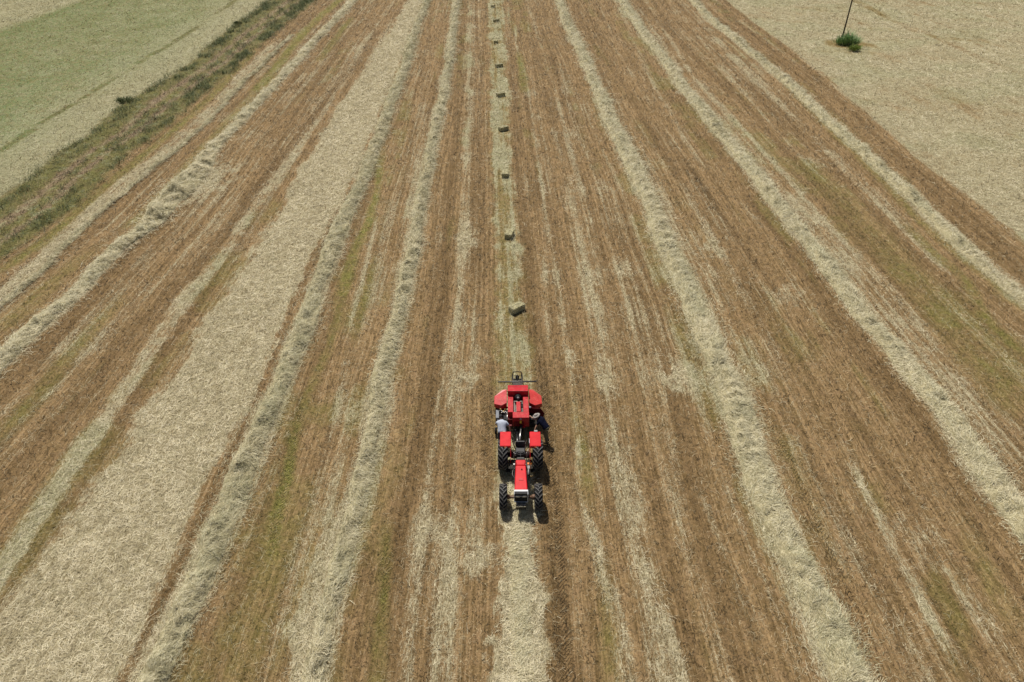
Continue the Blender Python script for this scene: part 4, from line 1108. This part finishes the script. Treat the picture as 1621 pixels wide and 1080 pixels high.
# ------------------------------------------------------------------ people
def skin_mesh(name, nodes, edges, mat, parent=None, sub=2, root_i=0):
    me = bpy.data.meshes.new('sk'); me.from_pydata([n[0] for n in nodes], edges, [])
    o = bpy.data.objects.new('sk', me); link(o)
    m = o.modifiers.new('s', 'SKIN'); m.use_smooth_shade = True; m.branch_smoothing = .5
    for i, n in enumerate(nodes):
        r = n[1]; sv_ = me.skin_vertices[0].data[i]
        sv_.radius = r if isinstance(r, tuple) else (r, r); sv_.use_root = (i == root_i)
    s = o.modifiers.new('u', 'SUBSURF'); s.levels = sub; s.render_levels = sub
    dg = bpy.context.evaluated_depsgraph_get()
    ev = bpy.data.meshes.new_from_object(o.evaluated_get(dg)); bpy.data.objects.remove(o); bpy.data.meshes.remove(me)
    ev.name = name; ev.materials.clear(); ev.materials.append(mat)
    for p in ev.polygons: p.use_smooth = True
    q = bpy.data.objects.new(name, ev); q.parent = parent
    return link(q)
SKIN = simple_mat("skin", (.52, .30, .20), .55, var=.08)
HAIR = simple_mat("dark_hair", (.03, .022, .016), .7)
def cloth(name, c, var=.2): return simple_mat(name, c, .9, spec=.2, var=var, scale=7)

def chain(nodes, edges, prev, pts):
    for p, r in pts:
        nodes.append((p, r)); edges.append((prev, len(nodes) - 1)); prev = len(nodes) - 1
    return prev
def hand_chain(parent, wrist, d, up, mat, bend=.5, side=1):
    """palm with four fingers and a thumb, slightly curled"""
    d = Vector(d).normalized(); up = Vector(up); up = (up - up.dot(d) * d).normalized(); s = d.cross(up) * side
    w = Vector(wrist)
    nodes = [(tuple(w), (.026, .018)), (tuple(w + d * .045), (.036, .016)), (tuple(w + d * .085), (.038, .014))]
    edges = [(0, 1), (1, 2)]
    objs = [(nodes, edges)]
    for i, ln in enumerate((.068, .078, .072, .056)):
        b0 = w + d * .075 + s * (-.027 + i * .018)
        p = b0; dd = d.copy(); nn = [(tuple(b0), .009)]; ee = []
        for j in range(3):
            dd = (dd - up * bend * .55).normalized(); p = p + dd * ln / 2.6; nn.append((tuple(p), .0085 - j * .0008)); ee.append((j, j + 1))
        objs.append((nn, ee))
    b0 = w + d * .02 - s * .022; p1 = b0 + (d * .6 - s * .8) * .035; p2 = p1 + (d * .9 - s * .3 - up * .3) * .03; p3 = p2 + (d - up * .4) * .022
    objs.append(([(tuple(b0), .012), (tuple(p1), .011), (tuple(p2), .010), (tuple(p3), .008)], [(0, 1), (1, 2), (2, 3)]))
    meshes = [skin_mesh('h', a, b, mat, sub=1) for a, b in objs]
    return meshes

def person(name_root, J, label, shirt, trouser, hatfn, head_dir, look_tilt, sleeves=.55, short=True):
    """J: joints in world space"""
    P = root('person', J['base'])
    tag(P, label, 'person')
    B = Vector(J['base'])
    j = {k: Vector(v) - B for k, v in J.items() if k not in ('base', 'wide', 'head_up', 'toe')}
    nodes, edges = [], []
    nodes.append((tuple(j['pelvis']), .10))
    sp = chain(nodes, edges, 0, [(tuple(j['pelvis'].lerp(j['chest'], .45)), .095), (tuple(j['chest']), .10)])
    nb = chain(nodes, edges, sp, [(tuple(j['neck']), (.062, .06))])
    hd = (j['head'] - j['neck'])
    chain(nodes, edges, nb, [(tuple(j['head'] - hd * .35), (.068, .072)), (tuple(j['head']), (.082, .098)), (tuple(j['head'] + hd * .45), (.070, .082))])
    for s in ('L', 'R'):
        a = chain(nodes, edges, sp, [(tuple(j['sh' + s]), .064), (tuple(j['sh' + s].lerp(j['el' + s], .5)), .050), (tuple(j['el' + s]), .041), (tuple(j['el' + s].lerp(j['wr' + s], .45)), .039), (tuple(j['wr' + s]), (.026, .024))])
        chain(nodes, edges, 0, [(tuple(j['hip' + s]), .095), (tuple(j['hip' + s].lerp(j['kn' + s], .5)), .078), (tuple(j['kn' + s]), .056), (tuple(j['kn' + s].lerp(j['an' + s], .4)), .054), (tuple(j['an' + s]), .038), (tuple(j['an' + s] + Vector(J_toe(J, s))), .036)])
    body = skin_mesh('body', nodes, edges, SKIN, P, sub=2)
    hands = []
    for s in ('L', 'R'):
        d = j['wr' + s] - j['el' + s]
        hands += hand_chain(P, j['wr' + s], d, J.get('palm_up', (0, 0, 1)), SKIN, .55, 1 if s == 'L' else -1)
    # face: nose, ears, brow, eyes, mouth on the head's front
    f = Vector(head_dir).normalized(); hu = Vector(J.get('head_up', hd)).normalized(); f = (f - f.dot(hu) * hu).normalized(); sx = f.cross(hu)
    hc = j['head']
    Mh = Matrix((( sx.x, f.x, hu.x, hc.x), (sx.y, f.y, hu.y, hc.y), (sx.z, f.z, hu.z, hc.z), (0, 0, 0, 1)))
    k = MB()
    k.prism([(.085, .03), (.118, -.02), (.085, -.03)], -.013, .013, 'X', bev=.005, M=Mh)
    for q in (-1, 1): k.lathe([(-.008, 0), (-.006, .028), (.006, .030), (.010, 0)], 'X', 12, M=Mh @ Matrix.Translation((q * .080, -.005, .0)) @ Matrix.Scale(1.2, 4, (0, 0, 1)))
    hands.append(k.done('f', SKIN))
    # merge hands and face pieces into the one body mesh
    bm = bmesh.new(); bm.from_mesh(body.data)
    for h in hands: bm.from_mesh(h.data)
    bm.to_mesh(body.data); bm.free()
    for h in hands: bpy.data.objects.remove(h)
    for q in (-1, 1):
        k = MB(); k.lathe([(.0, .011), (.006, .007), (.008, 0)], 'Y', 10, M=Mh @ Matrix.Translation((q * .03, .084, .022))); k.done('eye', HAIR, P)
    k = MB(); k.box(-.024, .024, .084, .090, -.056, -.049, .002, M=Mh); k.done('mouth', HAIR, P)
    # hair
    k = MB(); k.lathe([(-.03, .083), (.0, .090), (.05, .089), (.09, .066), (.112, .03), (.118, 0)], 'Z', 24, M=Mh @ Matrix.Translation((0, -.014, 0)) @ Matrix.Scale(1.1, 4, (0, 1, 0))); k.done('hair', HAIR, P)
    # clothes: lofted rings round the trunk, tapering sleeves and legs
    lat = (j['shR'] - j['shL']).normalized(); ax = (j['neck'] - j['pelvis']).normalized(); lat = (lat - lat.dot(ax) * ax).normalized(); fr = ax.cross(lat)
    def loft(k, rings, seg=28):
        b = bmesh.new(); rr = []
        for (c, a_, b2, tl) in rings:
            rr.append([b.verts.new(c + lat * a_ * math.copysign(abs(math.cos(t)) ** .85, math.cos(t)) + fr * b2 * math.sin(t) + ax * tl * abs(math.cos(t))) for t in [i * 2 * math.pi / seg for i in range(seg)]])
        for i in range(len(rr) - 1):
            for t in range(seg): b.faces.new((rr[i][t], rr[i][(t + 1) % seg], rr[i + 1][(t + 1) % seg], rr[i + 1][t])).smooth = True
        b.faces.new(rr[0][::-1]); b.faces.new(rr[-1]); bmesh.ops.recalc_face_normals(b, faces=b.faces); k._merge(b, None)
    pv, ch, nk = j['pelvis'], j['chest'], j['neck']
    sp_ = lambda t: (pv.lerp(ch, t / .62) if t < .62 else ch.lerp(nk, (t - .62) / .38))
    w_ = J.get('wide', 1.0)
    k = MB(); loft(k, [(sp_(-.02), .175 * w_, .135, 0), (sp_(.0), .192 * w_, .150, 0), (sp_(.15), .185 * w_, .145, 0), (sp_(.33), .178 * w_, .138, 0), (sp_(.5), .192 * w_, .145, 0), (sp_(.66), .215 * w_, .150, 0), (sp_(.78), .222 * w_, .142, -.01), (sp_(.88), .195 * w_, .125, -.03), (sp_(.96), .13, .10, -.015), (sp_(1.0), .085, .080, 0)])
    for s in ('L', 'R'):
        a, e = j['sh' + s], j['el' + s]
        k.tube([a.lerp(sp_(.8), .45), a.lerp(sp_(.8), .12), a.lerp(e, .25), a.lerp(e, sleeves * .75), a.lerp(e, sleeves)], .092, 18, r1=.070)
    sh = k.done('shirt', shirt, P)
    k = MB(); loft(k, [(sp_(-.12), .13 * w_, .12, 0), (sp_(-.06), .172 * w_, .14, 0), (sp_(.02), .182 * w_, .143, 0), (sp_(.10), .172 * w_, .138, 0)])
    for s in ('L', 'R'):
        h_, n_, a_ = j['hip' + s], j['kn' + s], j['an' + s]
        k.tube([h_ + Vector((0, 0, .06)), h_, h_.lerp(n_, .5), n_, n_.lerp(a_, .5), n_.lerp(a_, .95)], .118, 18, r1=.066)
    k.done('trousers', trouser, P)
    for m_ in (sh,):
        me = m_.data; n = len(me.vertices)
        co = np.empty(n * 3, dtype=np.float32); me.vertices.foreach_get('co', co); co = co.reshape(-1, 3)
        nz = (fbm(co[:, 0] * 11 + 9, co[:, 2] * 13 + co[:, 1] * 9, 3, 61) - .5) * .030
        no = np.empty(n * 3, dtype=np.float32); me.vertices.foreach_get('normal', no); co += no.reshape(-1, 3) * nz[:, None]
        me.vertices.foreach_set('co', co.ravel())
    for s in ('L', 'R'):
        a = j['an' + s]; tdir = Vector(J_toe(J, s)).normalized(); ang = math.atan2(tdir.y, tdir.x) - math.pi / 2
        k = MB(); M = Matrix.Translation(Vector((a.x, a.y, 0))) @ Matrix.Rotation(ang, 4, 'Z')
        k.prism([(-.045, -.09), (.045, -.09), (.052, .06), (.045, .16), (0, .19), (-.045, .16), (-.052, .06)], 0, .10, 'Z', bev=.02, M=M, tops=[.11, .11, .10, .06, .05, .06, .10]); k.done('boot', BOOT, P)
    hatfn(P, Mh)
    return P
def J_toe(J, s): v = Vector(J['toe']).normalized() * .13; return (v.x, v.y, -.045)
BOOT = simple_mat("work_boots", (.05, .035, .025), .7)
HATG = cloth("grey_felt_hat", (.27, .245, .225)); CAPD = cloth("charcoal_cap", (.035, .035, .038))
def bucket_hat(P, Mh):
    k = MB(); k.lathe([(.115, 0), (.112, .06), (.10, .085), (.045, .098), (.035, .115), (.022, .165), (.008, .20), (.000, .198), (.014, .165), (.03, .10)], 'Z', 36, M=Mh @ Matrix.Translation((0, -.004, .035)) @ Matrix.Scale(1.08, 4, (0, 1, 0)))
    h = k.done('sun_hat', HATG, P)
    k = MB(); k.lathe([(.046, .1005), (.066, .0985), (.066, .09)], 'Z', 36, M=Mh @ Matrix.Translation((0, -.004, .035)) @ Matrix.Scale(1.08, 4, (0, 1, 0))); k.done('hat_band', CAPD, h)
def cap(P, Mh):
    k = MB(); k.lathe([(.125, 0), (.120, .04), (.095, .082), (.04, .097), (.025, .098)], 'Z', 28, M=Mh @ Matrix.Translation((0, -.006, .012)) @ Matrix.Scale(1.1, 4, (0, 1, 0)))
    k.prism([(-.07, .07), (.07, .07), (.055, .15), (0, .175), (-.055, .15)], .035, .045, 'Z', bev=.003, M=Mh); k.done('cap', CAPD, P)

# person on the left: standing behind the rear wheel, back to us, bent a little over the baler's pickup
bx, by = -.52, 26.05
JL = dict(base=(bx, by, 0), wide=1.22, head_up=(-.1, .45, .9), pelvis=(bx, by, .98), chest=(bx - .01, by + .32, 1.30), neck=(bx - .04, by + .50, 1.44), head=(bx - .07, by + .60, 1.54),
          shL=(bx - .22, by + .40, 1.34), elL=(bx - .34, by + .52, 1.08), wrL=(bx - .26, by + .70, .92),
          shR=(bx + .21, by + .38, 1.34), elR=(bx + .37, by + .30, 1.10), wrR=(bx + .43, by + .16, .88),
          hipL=(bx - .10, by + .0, .92), knL=(bx - .13, by + .08, .50), anL=(bx - .14, by + .0, .09),
          hipR=(bx + .10, by + .0, .92), knR=(bx + .12, by + .14, .50), anR=(bx + .12, by + .06, .09), toe=(0.05, 1, 0))
person('l', JL, 'person in pale blue grey shirt and dark cap, back turned, behind the left rear wheel', cloth("pale_blue_shirt", (.47, .51, .60), .12), cloth("navy_trousers", (.03, .035, .05)), cap, (-.15, 1, -.1), 0, .6)
# person on the right: bent forward from the hips, one arm reaching to the baler, the other down
bx, by = 1.86, 26.30
JR = dict(base=(bx, by, 0), wide=1.08, head_up=(-.45, .1, .85), pelvis=(bx - .02, by + .10, .96), chest=(bx - .28, by + .38, 1.22), neck=(bx - .44, by + .52, 1.33), head=(bx - .56, by + .56, 1.40),
          shL=(bx - .46, by + .28, 1.22), elL=(bx - .60, by + .16, .98), wrL=(bx - .68, by + .06, .76),
          shR=(bx - .30, by + .60, 1.27), elR=(bx - .62, by + .50, 1.20), wrR=(bx - .86, by + .62, 1.30),
          hipL=(bx - .02, by + .02, .90), knL=(bx - .07, by - .02, .50), anL=(bx + .0, by - .10, .09),
          hipR=(bx + .02, by + .19, .90), knR=(bx - .04, by + .18, .50), anR=(bx + .06, by + .16, .09), toe=(-1, .25, 0))
person('r', JR, 'person in navy shirt and grey brimmed hat, bending to reach into the open baler', simple_mat("navy_shirt", (.006, .007, .018), 1.0, spec=.08, var=.4, scale=7), cloth("khaki_trousers", (.14, .12, .075), .2), bucket_hat, (-1, .3, -.5), 0, .5)

# ------------------------------------------------------------------ pole and bushes
px_, py_ = G(1331, 68)
gz_ = float(ground_z(np.array([px_]), np.array([py_]))[0])
PT = root('utility_pole', (px_, py_, gz_ - .05))
tag(PT, 'dark brown wooden pole rising from a bush in the right field', 'pole')
k = MB(); k.tube([(0, 0, 0), (.02, 0, 3), (.01, .02, 6), (.02, .01, 9.2)], .125, 14, r1=.09); k.done('post', simple_mat("tarred_wood", (.055, .036, .022), .85, var=.35, scale=3), PT)
k = MB(); k.box(-.9, .9, -.16, -.07, 8.6, 8.72, .01); k.tube([(-.5, -.11, 8.6), (0, -.1, 8.0), (.5, -.11, 8.6)], .018, 6); ca = k.done('cross_arm', simple_mat("weathered_arm", (.09, .065, .045), .85), PT)
for xx in (-.8, 0.35, .8):
    k = MB(); k.lathe([(8.72, .012), (8.76, .03), (8.80, .045), (8.83, .03), (8.87, .042), (8.90, 0)], 'Z', 12, c=(xx, -.115, 0)); k.done('insulator', WHITEP, ca)

def leaf_mat(name, a, b_, c_):
    m, nt, b = new_mat(name); N = NT(nt); t = N.attr('tone')
    c = N.mix(N.ss(t, 0, .5), col(*a), col(*b_)); c = N.mix(N.ss(t, .5, 1), c, col(*c_))
    N.link(c, b.inputs['Base Color']); b.inputs['Roughness'].default_value = .6; b.inputs['Specular IOR Level'].default_value = .25
    return m
def bush(cx, cy, rx, ry, h, n, mat, label, seed, spiky=True, leaf=(.35, .7, .04)):
    r = np.random.default_rng(seed)
    R = root('bush', (cx, cy, float(ground_z(np.array([cx]), np.array([cy]))[0])))
    tag(R, label, 'bush')
    nc = 26
    ca, cr = r.uniform(0, 6.28, nc), np.sqrt(r.random(nc))
    ccx, ccy = rx * cr * np.cos(ca) * .8, ry * cr * np.sin(ca) * .8
    chh = h * (1 - .55 * cr ** 2) * r.uniform(.35, 1.15, nc)
    i = r.integers(0, nc, n)
    x = ccx[i] + r.normal(0, .16 * rx ** .5, n); y = ccy[i] + r.normal(0, .16 * rx ** .5, n)
    z = chh[i] * r.uniform(.0, .85, n) ** .8
    L = r.uniform(leaf[0], leaf[1], n)
    head = np.arctan2(y - ccy[i] + r.normal(0, .1, n), x - ccx[i] + r.normal(0, .1, n))
    tilt = r.uniform(.5, 2.2, n) if spiky else r.uniform(-.3, 1.2, n)
    L = L / np.sqrt(1 + tilt ** 2)
    V, Q, A = strands(x, y, z, head, L, r.uniform(leaf[2] * .7, leaf[2] * 1.4, n), np.clip(r.beta(2, 2, n) + (r.random(nc)[i] - .5) * .5, 0, 1), np.zeros(n), bend=r.normal(0, .5, n), lift=0, tilt=tilt, r=r)
    mesh_np('foliage', V, Q, mat, A, parent=R)
    k = MB()
    for q in range(14):
        a, b2 = ccx[q], ccy[q]; k.tube([(a * .5, b2 * .5, -.05), (a * .8, b2 * .8, chh[q] * .4), (a, b2, chh[q] * .8)], .03, 6, r1=.008)
    k.done('stems', simple_mat("bush_stems", (.08, .06, .035), .9), R)
    return R
LF1 = leaf_mat("blue_green_leaves", (.055, .13, .045), (.20, .33, .12), (.46, .58, .29))
LF2 = leaf_mat("yellow_green_leaves", (.05, .085, .01), (.15, .21, .03), (.30, .37, .08))
LF3 = leaf_mat("weed_leaves", (.032, .048, .015), (.105, .130, .045), (.24, .26, .12))
bush(px_ + .55, py_ - 1.2, 1.9, 1.1, 1.75, 1500, LF1, 'dark blue green spiky bush at the foot of the pole', 21, leaf=(.5, 1.25, .045))
bx_, by_ = G(1346, 80)
bush(bx_ + .5, by_ - .4, .9, .7, .8, 330, LF2, 'small yellow green bush beside the dark bush by the pole', 22, leaf=(.4, .8, .05))
for i, (a, b_, s_, lab) in enumerate(((197, 160, 1.0, 'low dark weed clump on the near side of the left hay field edge'), (376, 38, .7, 'low weed clump at the far end of the grassy track edge'))):
    wx, wy = G(a, b_)
    bush(wx, wy, 1.1 * s_, .8 * s_, .6 * s_, 420, LF3, lab, 30 + i, spiky=True, leaf=(.2, .4, .05))

# tussocks along the verges of the track: nobody could count them
def verge_grass():
    r = np.random.default_rng(77)
    n = 62000
    u = r.random(n); Y = 32 + (170 - 32) * u ** .85
    Y = np.where(r.random(n) < .5, Y, Y)
    side = r.random(n)
    ml, mr = X_at(ML, Y), X_at(MR, Y)
    t = np.where(side < .40, r.normal(.10, .10, n), np.where(side < .90, r.normal(.88, .12, n), r.normal(.55, .05, n)))
    X = ml + (mr - ml) * t
    cl = fbm(X * 1.1, Y * .55, 3, 78)
    keep = (cl + r.normal(0, .09, n) > .50) & (np.abs(X) < depth_of(Y) * .8 + 2)
    X, Y, cl = X[keep], Y[keep], cl[keep]; n = len(X)
    s_ = (depth_of(Y) / 40) ** .5
    L = r.uniform(.10, .22, n) * s_ * (.6 + 1.0 * sst(.5, .7, cl)); 
    V, Q, A = strands(X, Y, ground_z(X, Y), r.uniform(0, 6.28, n), L, r.uniform(.015, .035, n) * s_, np.clip(r.beta(2, 2, n), 0, 1), np.zeros(n), bend=r.normal(0, .8, n), lift=0, tilt=r.uniform(.2, 1.3, n), r=r)
    tag(mesh_np('verge_grass', V, Q, LF3, A), 'scrubby green grass along both verges of the earth track', 'grass', kind='stuff')
verge_grass()

def chaff_on(name_parent, cx, cy, w, d, z, n, seed):
    r = np.random.default_rng(seed)
    x = r.uniform(-w, w, n); y = r.uniform(-d, d, n)
    V, Q, A = strands(cx + x, cy + y, np.full(n, z) + r.uniform(.002, .012, n), r.uniform(0, 6.28, n), r.uniform(.015, .05, n), r.uniform(.004, .007, n), r.beta(2, 1.5, n), np.zeros(n), lift=.006, tilt=r.normal(0, .02, n), r=r)
    o = mesh_np('chaff', V, Q, MAT_HAY, A, parent=name_parent); o['kind'] = 'stuff'
tr = bpy.data.objects['tractor']; bl = bpy.data.objects['hay_baler']
chaff_on(bl, 0, 1.3, .5, .28, 1.73, 60, 1)
chaff_on(bl, 0, -.3, .25, .45, 1.11, 160, 2)
chaff_on(bl, .12, -1.06, .4, .2, 1.44, 45, 3)
chaff_on(bl, -.95, .5, .28, .3, 1.27, 40, 4)
chaff_on(bl, .95, .5, .28, .3, 1.27, 40, 5)
chaff_on(tr, .4, -.6, .2, .3, .75, 60, 6)
chaff_on(tr, -.4, -.6, .2, .3, .75, 60, 7)
print("objects", len(bpy.data.objects), "verts", sum(len(m.vertices) for m in bpy.data.meshes))
